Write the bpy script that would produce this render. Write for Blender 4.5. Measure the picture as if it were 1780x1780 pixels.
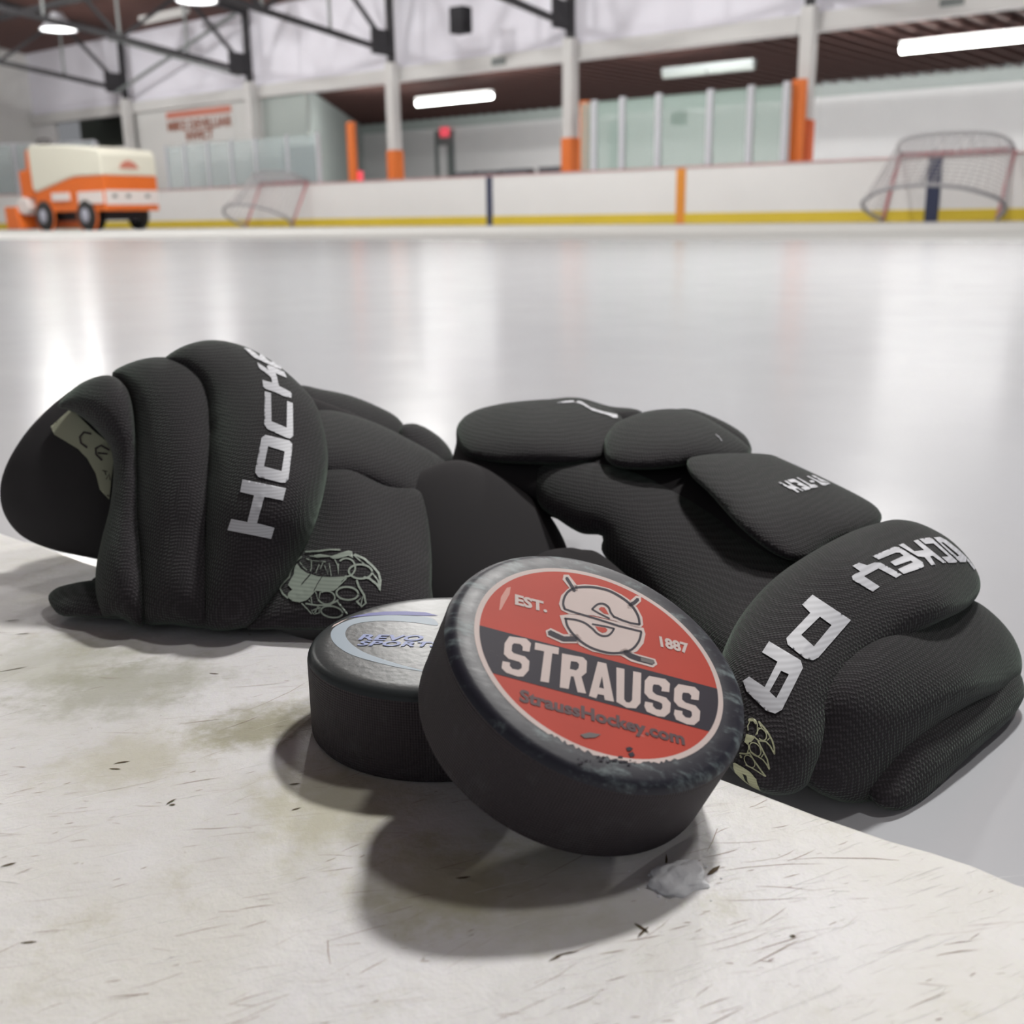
import bpy, bmesh, math, random
import numpy as np
from math import sin, cos, pi, radians, sqrt, atan2
from mathutils import Vector, Matrix
from mathutils.geometry import delaunay_2d_cdt
from mathutils.bvhtree import BVHTree

for o in list(bpy.data.objects):
    bpy.data.objects.remove(o)
S = bpy.context.scene
COL = S.collection
random.seed(7)
rng = np.random.default_rng(7)

# ------------------------------------------------------------------ camera
FPX = 1900.0
TH = radians(15.1); ROLL = radians(-0.80)
CAM = np.array([0.0, 0.0, 0.164])
_F = np.array([0, cos(TH), -sin(TH)]); _U0 = np.array([0, sin(TH), cos(TH)]); _R0 = np.array([1.0, 0, 0])
_R = cos(ROLL) * _R0 + sin(ROLL) * _U0
_U = -sin(ROLL) * _R0 + cos(ROLL) * _U0
cd = bpy.data.cameras.new('camera'); cam = bpy.data.objects.new('camera', cd); COL.objects.link(cam)
cd.sensor_width = 36; cd.lens = FPX / 1780 * 36
cd.clip_start = 0.02; cd.clip_end = 200
cam.matrix_world = Matrix(((_R[0], _U[0], -_F[0], CAM[0]), (_R[1], _U[1], -_F[1], CAM[1]), (_R[2], _U[2], -_F[2], CAM[2]), (0, 0, 0, 1)))
cd.dof.use_dof = True; cd.dof.focus_distance = 0.31; cd.dof.aperture_fstop = 20
S.camera = cam

# ------------------------------------------------------------------ world, exposure
S.view_settings.view_transform = 'Standard'; S.view_settings.look = 'None'
S.view_settings.gamma = 1; S.view_settings.use_curve_mapping = False
S.view_settings.exposure = 0.0
w = bpy.data.worlds.new('world'); S.world = w; w.use_nodes = True
w.node_tree.nodes['Background'].inputs[0].default_value = (0.93, 0.95, 1, 1)
w.node_tree.nodes['Background'].inputs[1].default_value = 0.21

# rink frame: u along the far boards (right), v away from us
AN = radians(51)
EU = np.array([sin(AN), -cos(AN), 0]); EV = np.array([cos(AN), sin(AN), 0])
ROT = -(pi / 2 - AN)          # rotation about z that maps x->EU, y->EV
VB, VC, VW = 19.3, 20.3, 29.8
def W(u, v, z): return EU * u + EV * v + np.array([0, 0, z])
def ray(px, py): return _R * (px - 890) / FPX + _U * (890 - py) / FPX + _F
def at_z(px, py, z):
    d = ray(px, py); return CAM + d * ((z - CAM[2]) / d[2])
def uz(px, py, v):
    d = ray(px, py); P = CAM + d * (v / (d @ EV)); return P @ EU, P[2]
def proj(P):
    q = np.asarray(P) - CAM; z = q @ _F
    return 890 + FPX * (q @ _R) / z, 890 - FPX * (q @ _U) / z

# ------------------------------------------------------------------ lamps of the hall
def area(name, loc, size, power, col=(1, 1, 1), rot=(0, 0, 0), parent=None):
    l = bpy.data.lights.new(name, 'AREA'); l.shape = 'DISK'; l.size = size; l.energy = power; l.color = col
    o = bpy.data.objects.new(name, l); COL.objects.link(o); o.location = loc; o.rotation_euler = rot
    if parent: o.parent = parent
    return o
KEY_POWER = 285; BAY_POWER = 790

# ------------------------------------------------------------------ materials
def mat(name, col, rough=0.6, metal=0, spec=0.5, emit=None, es=0, trans=0, ior=1.45, alpha=1, sheen=0, sheen_tint=(1, 1, 1)):
    m = bpy.data.materials.new(name); m.use_nodes = True
    b = m.node_tree.nodes['Principled BSDF']
    b.inputs['Base Color'].default_value = (*col, 1); b.inputs['Roughness'].default_value = rough
    b.inputs['Metallic'].default_value = metal; b.inputs['Specular IOR Level'].default_value = spec
    b.inputs['IOR'].default_value = ior
    if emit: b.inputs['Emission Color'].default_value = (*emit, 1); b.inputs['Emission Strength'].default_value = es
    if trans: b.inputs['Transmission Weight'].default_value = trans
    if alpha < 1: b.inputs['Alpha'].default_value = alpha
    if sheen:
        b.inputs['Sheen Weight'].default_value = sheen; b.inputs['Sheen Tint'].default_value = (*sheen_tint, 1); b.inputs['Sheen Roughness'].default_value = 0.4
    return m
def N(m, t, **k):
    n = m.node_tree.nodes.new(t)
    for a, v in k.items():
        if a[0] == '_': n.inputs[int(a[1:])].default_value = v
        else: setattr(n, a, v)
    return n
def L(m, a, b): m.node_tree.links.new(a, b)
def bsdf(m): return m.node_tree.nodes['Principled BSDF']
def mth(m, op, a, b=None, clamp=False):
    n = N(m, 'ShaderNodeMath', operation=op, use_clamp=clamp)
    for i, x in enumerate((a, b)):
        if x is None: continue
        if isinstance(x, (int, float)): n.inputs[i].default_value = x
        else: L(m, x, n.inputs[i])
    return n.outputs[0]
def mixc(m, f, a, b):
    n = N(m, 'ShaderNodeMix', data_type='RGBA')
    for s, x in ((0, f), (6, a), (7, b)):
        if isinstance(x, (int, float)): n.inputs[s].default_value = x
        elif isinstance(x, tuple): n.inputs[s].default_value = (*x, 1)
        else: L(m, x, n.inputs[s])
    return n.outputs[2]
def coords(m, kind='Object', scale=(1, 1, 1), rot=0, loc=(0, 0, 0)):
    t = N(m, 'ShaderNodeTexCoord'); p = N(m, 'ShaderNodeMapping')
    L(m, t.outputs[kind], p.inputs[0]); p.inputs['Scale'].default_value = scale; p.inputs['Rotation'].default_value = (0, 0, rot); p.inputs['Location'].default_value = loc
    return p.outputs[0]
def noise(m, vec, sc, det=3, ro=0.5):
    n = N(m, 'ShaderNodeTexNoise'); L(m, vec, n.inputs['Vector'])
    n.inputs['Scale'].default_value = sc; n.inputs['Detail'].default_value = det; n.inputs['Roughness'].default_value = ro
    return n.outputs[0]
def ramp(m, f, a, b):
    n = N(m, 'ShaderNodeMapRange'); n.interpolation_type = 'SMOOTHSTEP'
    L(m, f, n.inputs[0]); n.inputs[1].default_value = a; n.inputs[2].default_value = b
    return n.outputs[0]
def bump(m, h, dist, st=1):
    n = N(m, 'ShaderNodeBump'); n.inputs['Strength'].default_value = st; n.inputs['Distance'].default_value = dist
    L(m, h, n.inputs['Height']); L(m, n.outputs[0], bsdf(m).inputs['Normal'])
def paint(name, col, rough=0.5, var=0.08, sc=1.5, **k):
    m = mat(name, col, rough, **k)
    f = noise(m, coords(m), sc, 4)
    L(m, mixc(m, f, tuple(c * (1 - var) for c in col), tuple(min(1, c * (1 + var)) for c in col)), bsdf(m).inputs['Base Color'])
    return m

M = {}
# knit fabric of the gloves
def fabric(name, base, hi):
    m = mat(name, base, 0.85, spec=0.2, sheen=0.22, sheen_tint=(0.74, 0.98, 0.80))
    v = coords(m); q = N(m, 'ShaderNodeSeparateXYZ'); L(m, v, q.inputs[0]); k = 2 * pi / 0.00105
    nz = mth(m, 'MULTIPLY', noise(m, v, 90, 2), 9)
    s = [mth(m, 'SINE', mth(m, 'ADD', mth(m, 'MULTIPLY', q.outputs[i_], k), nz)) for i_ in range(3)]
    h_ = mth(m, 'ADD', mth(m, 'ADD', s[0], s[1]), s[2]); c = ramp(m, h_, -0.6, 2.0)
    n2 = noise(m, v, 60, 3)
    cc = mixc(m, c, base, hi); L(m, mixc(m, mth(m, 'MULTIPLY', n2, 0.5), cc, tuple(x * 0.75 for x in base)), bsdf(m).inputs['Base Color'])
    bump(m, c, 0.00035, 0.6)
    return m
M['fabric'] = fabric('black_knit', (0.033, 0.029, 0.033), (0.064, 0.055, 0.064))
M['palm'] = mat('black_palm', (0.036, 0.034, 0.036), 0.9, spec=0.15)
M['lining'] = mat('black_lining', (0.05, 0.048, 0.05), 0.95, spec=0.1)
def print_mat(name, col):
    m = mat(name, col, 0.55)
    v = coords(m); wv = N(m, 'ShaderNodeTexWave'); wv.bands_direction = 'Z'; L(m, v, wv.inputs[0]); wv.inputs['Scale'].default_value = 330
    L(m, mixc(m, wv.outputs[1], tuple(c * 0.82 for c in col), col), bsdf(m).inputs['Base Color']); return m
M['print'] = print_mat('silver_print', (0.68, 0.69, 0.74))
M['printg'] = print_mat('grey_green_print', (0.36, 0.42, 0.36))
M['printy'] = print_mat('pale_yellow_print', (0.55, 0.56, 0.36))
M['tag'] = paint('cream_tag', (0.47, 0.49, 0.36), 0.8, 0.08, 60)
M['tagink'] = mat('tag_ink', (0.05, 0.035, 0.045), 0.8)
# pucks
def rubber(name, knurl):
    m = mat(name, (0.02, 0.02, 0.022), 0.5, spec=0.4)
    v = coords(m)
    a = noise(m, v, 95, 7, 0.7); b2 = noise(m, coords(m, scale=(1, 3, 1), rot=0.6), 120, 4, 0.6)
    f = ramp(m, mth(m, 'MULTIPLY', a, b2), 0.24, 0.40)
    g = N(m, 'ShaderNodeNewGeometry')
    if knurl:
        uv = N(m, 'ShaderNodeUVMap'); sp = N(m, 'ShaderNodeSeparateXYZ'); L(m, uv.outputs[0], sp.inputs[0])
        s1 = mth(m, 'SINE', mth(m, 'MULTIPLY', mth(m, 'ADD', sp.outputs[0], sp.outputs[1]), 4200)); s2 = mth(m, 'SINE', mth(m, 'MULTIPLY', mth(m, 'SUBTRACT', sp.outputs[0], sp.outputs[1]), 4200))
        h = mth(m, 'MULTIPLY', s1, s2); bump(m, h, 0.0004, 0.6)
        L(m, mixc(m, mth(m, 'MULTIPLY', f, 0.3), (0.046, 0.038, 0.044), (0.09, 0.09, 0.095)), bsdf(m).inputs['Base Color'])
        bsdf(m).inputs['Roughness'].default_value = 0.65
    else:
        L(m, mixc(m, f, (0.024, 0.024, 0.036), (0.17, 0.21, 0.22)), bsdf(m).inputs['Base Color'])
        L(m, mth(m, 'ADD', 0.28, mth(m, 'MULTIPLY', a, 0.3)), bsdf(m).inputs['Roughness'])
        bump(m, b2, 0.0002, 0.4)
    return m
M['rub'] = rubber('worn_rubber', False); M['rubside'] = rubber('knurled_rubber', True)
m = M['rubtop'] = mat('satin_rubber', (0.03, 0.036, 0.038), 0.32, spec=0.5)
bump(m, noise(m, coords(m), 500, 3), 0.00015, 0.4)
def worn(name, col):
    m = mat(name, col, 0.55, spec=0.2)
    a = noise(m, coords(m, scale=(1, 4, 1), rot=-0.5), 110, 5, 0.7); f = ramp(m, a, 0.66, 0.74)
    c2 = noise(m, coords(m), 45, 4); g = ramp(m, c2, 0.3, 0.75)
    base = mixc(m, g, tuple(c * 0.9 for c in col), col)
    L(m, mixc(m, mth(m, 'MULTIPLY', f, 0.45), base, tuple(0.5 * c + 0.25 for c in col)), bsdf(m).inputs['Base Color']); return m
M['red'] = worn('label_red', (0.56, 0.06, 0.035)); M['lw'] = worn('label_white', (0.72, 0.60, 0.57)); M['lk'] = worn('label_black', (0.026, 0.02, 0.035)); M['lk2'] = mat('faded_ink', (0.075, 0.025, 0.032), 0.6)
M['blue'] = mat('swoosh_blue', (0.06, 0.07, 0.32), 0.4); M['pale'] = mat('swoosh_pale', (0.30, 0.37, 0.44), 0.4); M['lblue'] = mat('letter_blue', (0.22, 0.27, 0.52), 0.4)
# rink
m = M['ice'] = mat('ice', (0.79, 0.81, 0.84), 0.14, spec=0.5, ior=1.31)
tc = N(m, 'ShaderNodeTexCoord'); mp = N(m, 'ShaderNodeMapping'); L(m, tc.outputs['Object'], mp.inputs[0])
sp = N(m, 'ShaderNodeSeparateXYZ'); L(m, mp.outputs[0], sp.inputs[0])
n1 = noise(m, coords(m), 1.2, 4); dv = mth(m, 'ADD', sp.outputs[1], mth(m, 'MULTIPLY', n1, 0.6))
fr = mth(m, 'MULTIPLY', ramp(m, dv, 6.6, 7.3), mth(m, 'SUBTRACT', 1.0, ramp(m, dv, 16.5, 18.0)))
fine = noise(m, coords(m), 7, 6, 0.7)
rr = mth(m, 'ADD', mth(m, 'ADD', 0.15, mth(m, 'MULTIPLY', fine, 0.10)), mth(m, 'MULTIPLY', fr, 0.55)); L(m, rr, bsdf(m).inputs['Roughness'])
L(m, mixc(m, fr, mixc(m, n1, (0.51, 0.52, 0.56), (0.60, 0.61, 0.63)), (0.56, 0.57, 0.56)), bsdf(m).inputs['Base Color'])
L(m, mth(m, 'SUBTRACT', 0.42, mth(m, 'MULTIPLY', fr, 0.4)), bsdf(m).inputs['Specular IOR Level'])
bump(m, noise(m, coords(m), 160, 5, 0.65), 0.0006, 0.12)
M['white'] = paint('board_white', (0.84, 0.84, 0.83), 0.4, 0.03)
M['yellow'] = paint('kick_yellow', (0.74, 0.56, 0.05), 0.5)
M['cap'] = paint('cap_rail_pink', (0.62, 0.38, 0.38), 0.5)
M['navy'] = paint('line_navy', (0.04, 0.05, 0.10), 0.5); M['orange'] = paint('pad_orange', (0.78, 0.19, 0.035), 0.55); M['deep'] = paint('pad_deep_orange', (0.70, 0.12, 0.025), 0.55)
M['stripe'] = paint('line_orange', (0.78, 0.30, 0.04), 0.5)
M['lilac'] = paint('wall_lilac', (0.87, 0.86, 0.95), 0.8, 0.03, 0.5)
M['fascia'] = paint('fascia_white', (0.68, 0.675, 0.67), 0.6, 0.03)
M['wallw'] = paint('wall_white', (0.70, 0.70, 0.69), 0.7, 0.04)
M['wallg'] = paint('wall_grey', (0.76, 0.75, 0.76), 0.8, 0.05)
M['wallt'] = paint('wall_green_grey', (0.42, 0.47, 0.455), 0.8, 0.05)
M['dark'] = paint('steel_black', (0.035, 0.034, 0.038), 0.6); M['steel'] = paint('steel_grey', (0.20, 0.22, 0.22), 0.5)
M['alu'] = paint('stanchion_silver', (0.62, 0.63, 0.68), 0.4)
M['glass'] = mat('clear_glass', (0.48, 0.62, 0.57), 0.05, alpha=0.42, spec=0.6)
M['glassb'] = mat('bluish_glass', (0.62, 0.72, 0.74), 0.08, alpha=0.4, spec=0.6)
def wood(name, a, b, sc):
    m = mat(name, a, 0.75); wv = N(m, 'ShaderNodeTexWave'); L(m, coords(m), wv.inputs[0]); wv.bands_direction = 'X'; wv.inputs['Scale'].default_value = sc; wv.inputs['Distortion'].default_value = 1.5
    L(m, mixc(m, wv.outputs[1], a, b), bsdf(m).inputs['Base Color']); return m
M['deck'] = wood('roof_deck_brown', (0.085, 0.04, 0.035), (0.16, 0.075, 0.06), 1.2)
M['joist'] = paint('joist_brown', (0.085, 0.038, 0.032), 0.75); M['deckd'] = paint('deck_dark_brown', (0.018, 0.011, 0.012), 0.8)
M['black'] = mat('matte_black', (0.025, 0.025, 0.03), 0.8); M['dkgreen'] = paint('dark_green_opening', (0.10, 0.11, 0.085), 0.8)
M['lamp'] = mat('lamp_glow', (1, 1, 1), 0.5, emit=(1, 1, 0.97), es=3.0); M['tube'] = mat('tube_glow', (1, 1, 1), 0.5, emit=(1, 1, 0.95), es=15.0)
M['unlit'] = mat('unlit_tube', (0.22, 0.24, 0.23), 0.5)
M['exit'] = mat('exit_red', (0.8, 0.1, 0.12), 0.5, emit=(1, 0.1, 0.15), es=0.6)
M['cream'] = paint('tank_cream', (0.80, 0.79, 0.68), 0.45, 0.03); M['zor'] = paint('machine_orange', (0.80, 0.17, 0.025), 0.4, 0.05)
M['tyre'] = mat('tyre', (0.03, 0.03, 0.03), 0.8); M['hub'] = mat('hub_grey', (0.45, 0.46, 0.55), 0.4); M['zw'] = paint('machine_white', (0.82, 0.76, 0.74), 0.5); M['signred'] = mat('sign_red', (0.62, 0.22, 0.16), 0.6); M['signbrown'] = mat('sign_letters', (0.36, 0.13, 0.08), 0.6)
M['pipe'] = mat('goal_pipe_red', (0.62, 0.24, 0.26), 0.4); M['pipeg'] = mat('goal_pipe_grey', (0.38, 0.38, 0.40), 0.5); M['net'] = mat('goal_net_white', (0.72, 0.70, 0.72), 0.7, alpha=0.45); M['netc'] = mat('goal_skirt_white', (0.75, 0.74, 0.75), 0.7)
m = M['snow'] = mat('snow', (0.86, 0.87, 0.90), 0.6); bump(m, noise(m, coords(m), 400, 4), 0.001, 0.6)

# sill plastic, scratched and stained
m = M['sill'] = mat('scratched_plastic', (0.74, 0.73, 0.70), 0.45, spec=0.4)
ang = radians(-39.6)
bsdf(m).inputs['Subsurface Weight'].default_value = 0.12; bsdf(m).inputs['Subsurface Radius'].default_value = (0.006, 0.008, 0.004); bsdf(m).inputs['Subsurface Scale'].default_value = 0.6
def streak(rot, sc, ratio, lo, hi, det=3):
    v = coords(m, rot=rot); p = N(m, 'ShaderNodeMapping'); L(m, v, p.inputs[0]); p.inputs['Scale'].default_value = (1, ratio, 1)
    return ramp(m, noise(m, p.outputs[0], sc, det, 0.6), lo, hi)
big = noise(m, coords(m), 14, 5, 0.62)
c0 = mixc(m, ramp(m, big, 0.35, 0.7), (0.81, 0.80, 0.81), (0.73, 0.715, 0.68))
ol = mth(m, 'MULTIPLY', ramp(m, noise(m, coords(m, loc=(3, 1, 0)), 28, 6, 0.7), 0.55, 0.75), 0.55)
c1 = mixc(m, ol, c0, (0.50, 0.47, 0.33))
s1 = mth(m, 'MULTIPLY', streak(-0.15, 60, 14, 0.60, 0.78), 0.45); c2_ = mixc(m, s1, c1, (0.42, 0.34, 0.31))
s2 = mth(m, 'MULTIPLY', streak(-0.45, 50, 22, 0.62, 0.75), 0.7); c3 = mixc(m, s2, c2_, (0.93, 0.93, 0.92))
s3 = mth(m, 'MULTIPLY', streak(-0.75, 45, 25, 0.64, 0.76), 0.5); c4 = mixc(m, s3, c3, (0.45, 0.37, 0.34))
sp1 = mth(m, 'MULTIPLY', ramp(m, noise(m, coords(m, loc=(9, 3, 0)), 260, 3, 0.6), 0.70, 0.78), 0.6); c5 = mixc(m, sp1, c4, (0.30, 0.24, 0.18))
# placed stains; two before the left glove are partly shade put into colour
geo = N(m, 'ShaderNodeNewGeometry')
for (px, py, r, aspect, colr, amt) in [(455, 1262, 0.017, 2.6, (0.30, 0.28, 0.16), 0.75), (215, 1195, 0.026, 2.2, (0.36, 0.36, 0.27), 0.6), (90, 1150, 0.03, 1.8, (0.42, 0.42, 0.32), 0.5), (230, 1320, 0.018, 2.0, (0.50, 0.47, 0.33), 0.5), (580, 1395, 0.022, 1.3, (0.44, 0.41, 0.22), 0.5), (760, 1530, 0.018, 1.6, (0.46, 0.44, 0.24), 0.55), (900, 1545, 0.02, 2, (0.50, 0.48, 0.30), 0.4)]:
    P = at_z(px, py, 0.022)
    sb = N(m, 'ShaderNodeVectorMath', operation='SUBTRACT'); L(m, geo.outputs['Position'], sb.inputs[0]); sb.inputs[1].default_value = tuple(P)
    mp = N(m, 'ShaderNodeMapping'); mp.vector_type = 'TEXTURE'; L(m, sb.outputs[0], mp.inputs[0]); mp.inputs['Rotation'].default_value = (0, 0, 0.35); mp.inputs['Scale'].default_value = (r * aspect ** .5, r / aspect ** .5 * 1.6, r * 10)
    ln = N(m, 'ShaderNodeVectorMath', operation='LENGTH'); L(m, mp.outputs[0], ln.inputs[0])
    d = mth(m, 'ADD', ln.outputs[1], mth(m, 'MULTIPLY', mth(m, 'SUBTRACT', noise(m, coords(m), 90, 4, 0.7), 0.5), 1.6))
    f = mth(m, 'MULTIPLY', mth(m, 'SUBTRACT', 1.0, ramp(m, d, 0.25, 1.1)), amt)
    c5 = mixc(m, f, c5, colr)
L(m, c5, bsdf(m).inputs['Base Color'])
bump(m, mth(m, 'ADD', mth(m, 'MULTIPLY', s2, -1), mth(m, 'MULTIPLY', noise(m, coords(m), 120, 5, 0.7), 1.5)), 0.0006, 0.5)
M['scr_d'] = mat('scratch_dark', (0.33, 0.22, 0.18), 0.8); M['scr_w'] = mat('scratch_white', (0.90, 0.90, 0.88), 0.5); M['fleck'] = mat('dirt_fleck', (0.10, 0.07, 0.04), 0.9)

# ------------------------------------------------------------------ mesh helpers
def link(name, me, mats, parent=None, smooth=False):
    o = bpy.data.objects.new(name, me); COL.objects.link(o)
    for x in (mats if isinstance(mats, (list, tuple)) else [mats]): me.materials.append(x)
    if parent is not None: o.parent = parent
    if smooth: me.polygons.foreach_set('use_smooth', [True] * len(me.polygons))
    return o
def tag(o, label=None, cat=None, group=None, kind=None):
    if label: o['label'] = label
    if cat: o['category'] = cat
    if group: o['group'] = group
    if kind: o['kind'] = kind
    return o
def empty(name, loc, label, cat, group=None, rz=0.0):
    o = bpy.data.objects.new(name, None); COL.objects.link(o); o.location = Vector([float(x) for x in loc]); o.rotation_euler = (0, 0, rz); o.empty_display_size = 0.05
    return tag(o, label, cat, group)
class MB:
    def __init__(s): s.v = []; s.f = []; s.mi = []; s.cur = 0
    def add(s, vs, fs):
        k = len(s.v); s.v += [tuple(float(c) for c in x) for x in vs]; s.f += [tuple(i + k for i in f) for f in fs]; s.mi += [s.cur] * len(fs); return s
    def box(s, x0, x1, y0, y1, z0, z1):
        return s.add([(x, y, z) for z in (z0, z1) for y in (y0, y1) for x in (x0, x1)], [(0, 2, 3, 1), (4, 5, 7, 6), (0, 1, 5, 4), (2, 6, 7, 3), (0, 4, 6, 2), (1, 3, 7, 5)])
    def bar(s, a, b, wd, h=None, n=4):      # straight bar between two points
        a = Vector([float(x) for x in a]); b = Vector([float(x) for x in b]); d = (b - a).normalized(); up = Vector((0, 0, 1)) if abs(d.z) < 0.95 else Vector((0, 1, 0))
        x = d.cross(up).normalized(); y = x.cross(d); h = h or wd; vs = []
        for p in (a, b):
            for i in range(n):
                t = 2 * pi * (i + 0.5) / n; k = 1 / cos(pi / n) if n == 4 else 1
                vs.append(p + x * cos(t) * wd / 2 * k + y * sin(t) * h / 2 * k)
        fs = [(i, (i + 1) % n, n + (i + 1) % n, n + i) for i in range(n)] + [tuple(reversed(range(n))), tuple(range(n, 2 * n))]
        return s.add(vs, fs)
    def tube(s, pts, r, n=8, closed=False):
        P = [Vector([float(c) for c in p]) for p in pts]; k = len(P); vs = []; up = Vector((0.13, 0.21, 1)).normalized()
        for i, p in enumerate(P):
            d = (P[(i + 1) % k if closed else min(i + 1, k - 1)] - P[(i - 1) % k if closed else max(i - 1, 0)]).normalized()
            x = d.cross(up).normalized(); y = x.cross(d)
            vs += [p + (x * cos(2 * pi * j / n) + y * sin(2 * pi * j / n)) * r for j in range(n)]
        fs = []
        for i in range(k if closed else k - 1):
            a, b = i * n, ((i + 1) % k) * n
            fs += [(a + j, a + (j + 1) % n, b + (j + 1) % n, b + j) for j in range(n)]
        if not closed: fs += [tuple(reversed(range(n))), tuple(range((k - 1) * n, k * n))]
        return s.add(vs, fs)
    def prism(s, poly, axis, a, b):         # extrude polygon (2D) along axis
        def mk(p, q): return {'y': (p[0], q, p[1]), 'x': (q, p[0], p[1]), 'z': (p[0], p[1], q)}[axis]
        n = len(poly); vs = [mk(p, a) for p in poly] + [mk(p, b) for p in poly]
        return s.add(vs, [(i, (i + 1) % n, n + (i + 1) % n, n + i) for i in range(n)] + [tuple(reversed(range(n))), tuple(range(n, 2 * n))])
    def mesh(s, name):
        me = bpy.data.meshes.new(name); me.from_pydata(s.v, [], s.f); me.update()
        for p, i in zip(me.polygons, s.mi): p.material_index = i
        bm = bmesh.new(); bm.from_mesh(me); bmesh.ops.recalc_face_normals(bm, faces=bm.faces); bm.to_mesh(me); bm.free()
        return me
    def build(s, name, m, parent=None, bevel=0, smooth=False):
        o = link(name, s.mesh(name), m, parent, smooth)
        if bevel:
            b = o.modifiers.new('bevel', 'BEVEL'); b.width = bevel; b.segments = 2; b.limit_method = 'ANGLE'
        return o
def rink(o):                                 # place an object built in (u, v, z) into the world
    o.rotation_euler = (0, 0, ROT); return o
def lathe(prof, n=96):
    vs = []; fs = []; uv = []
    for i in range(n):
        a = 2 * pi * i / n
        vs += [(r * cos(a), r * sin(a), z) for r, z in prof]
    k = len(prof)
    for i in range(n):
        j = (i + 1) % n
        fs += [(i * k + q, j * k + q, j * k + q + 1, i * k + q + 1) for q in range(k - 1)]
    return vs, fs

# =================================================================== SETTING
tag(rink(MB().box(-46, 8, -6, 19.6, -0.04, 0.0).build('floor', M['ice'])), 'white ice sheet of the rink with wet glossy and frosty bands', kind='structure')
tag(rink(MB().box(-46, 8, 19.6, 31, -0.04, 0.0).build('floor.001', M['wallg'])), 'grey floor of the stands behind the far boards', kind='structure')

# sill (plastic threshold) with scratches
E0 = np.array([-0.24696537, 0.50756605]); E1 = np.array([0.1115113, 0.21077017]); ED = (E1 - E0) / np.linalg.norm(E1 - E0); EN = np.array([ED[1], -ED[0]])
if EN[1] > 0: EN = -EN        # towards us
def on_sill(x, y): return (np.array([x, y]) - E0) @ EN > 0.0
def floor_z(x, y): return 0.022 if on_sill(x, y) else 0.0
sb = MB(); nseg = 260; prof = [(0.0, 0.0), (0.0, 0.0165), (0.0012, 0.0205), (0.004, 0.022)]
xs = np.linspace(-1.2, 1.2, nseg); xs[0] = -5.0; xs[-1] = 4.0; jag = rng.normal(0, 0.00045, nseg) + 0.0006 * np.sin(xs * 90)
vs = []
for i, t in enumerate(xs):
    for off, z in prof + [(1.5, 0.022), (1.5, 0.0)]:
        q = E0 + ED * (t + 0.2) + EN * (off + (jag[i] if off < 0.01 else 0)); vs.append((q[0], q[1], z + (abs(jag[i]) * 0.4 if 0.001 < off < 0.01 else 0)))
k = 6; sb.add(vs, [(i * k + j, i * k + j + 1, (i + 1) * k + j + 1, (i + 1) * k + j) for i in range(nseg - 1) for j in range(k - 1)] + [(0, 1, 2, 3, 4, 5), tuple((nseg - 1) * k + j for j in (5, 4, 3, 2, 1, 0))])
def sliver(px, py, L_, wd, a, z=0.0222):
    P = at_z(px, py, 0.022); d = np.array([cos(a), sin(a)]); nn = np.array([-d[1], d[0]]); c = P[:2]
    if not on_sill(*(c + EN * -0.006)): return
    wd *= .6; L_ *= .9
    bend = random.uniform(-.06, .06) * L_
    pts = []
    for t, k2 in ((-.5, 0), (-.2, .8), (.15, 1), (.5, 0)):
        m_ = c + d * L_ * t + nn * bend * (1 - 4 * t * t); pts.append((m_, k2))
    vv = [(*(m_ + nn * wd * k2 / 2), z) for m_, k2 in pts] + [(*(m_ - nn * wd * k2 / 2), z) for m_, k2 in reversed(pts[1:-1])]
    sb.add(vv, [tuple(range(6))])
for i in range(900):
    px = random.uniform(-40, 1820); py = random.uniform(1080, 1800); sb.cur = random.choice((1, 1, 1, 2, 2)); a = random.choice((0.35, 0.5, 0.62, 0.2, -0.1)) + random.gauss(0, .12)
    sc = 0.08 + 0.92 * random.random() ** 3.5
    sliver(px, py, 0.026 * sc, random.uniform(0.00012, 0.00034), a)
for (px, py, L_, wd, a, c) in [(480, 1210, .035, .0003, .95, 1), (905, 1640, .05, .0005, .75, 1), (1000, 1560, .05, .0003, .8, 1), (1240, 1450, .02, .0003, 1.2, 1), (1480, 1500, .04, .0003, -.05, 1), (720, 1490, .035, .0003, .85, 2), (590, 1610, .03, .0004, .75, 2), (1340, 1510, .03, .0003, .1, 1), (95, 1270, .02, .0004, .5, 2), (235, 1150, .018, .0004, .35, 2), (575, 1640, .02, .0003, -1.4, 1)]:
    sb.cur = c; sliver(px, py, L_, wd, a)
sb.cur = 3
for (px, py, L_, wd, a) in [(212, 1327, .005, .0012, .3), (200, 1338, .004, .001, -.1), (512, 1364, .0035, .0011, .2), (22, 1080, .006, .001, .25), (300, 1400, .002, .0012, 0), (298, 1395, .004, .0009, 1), (1115, 1615, .005, .0012, -.9), (966, 1667, .004, .001, .6), (985, 1660, .006, .0008, .3), (1157, 1500, .008, .0009, 1.4), (1118, 1622, .005, .001, .9), (805, 1527, .004, .0012, .15), (1378, 1629, .0015, .0012, 0), (50, 1640, .004, .001, .1), (1240, 1515, .006, .002, .8), (40, 1103, .006, .0009, .2), (515, 1408, .003, .001, .5), (372, 1172, .004, .0012, -.2), (15, 1505, .004, .0012, .5), (20, 1165, .012, .0009, .5)]:
    sliver(px, py, L_, wd, a, 0.0223)
tag(sb.build('trim_1', [M['sill'], M['scr_d'], M['scr_w'], M['fleck']]), 'scratched off-white plastic rink sill in the foreground, stained and scuffed', kind='structure')

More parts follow.
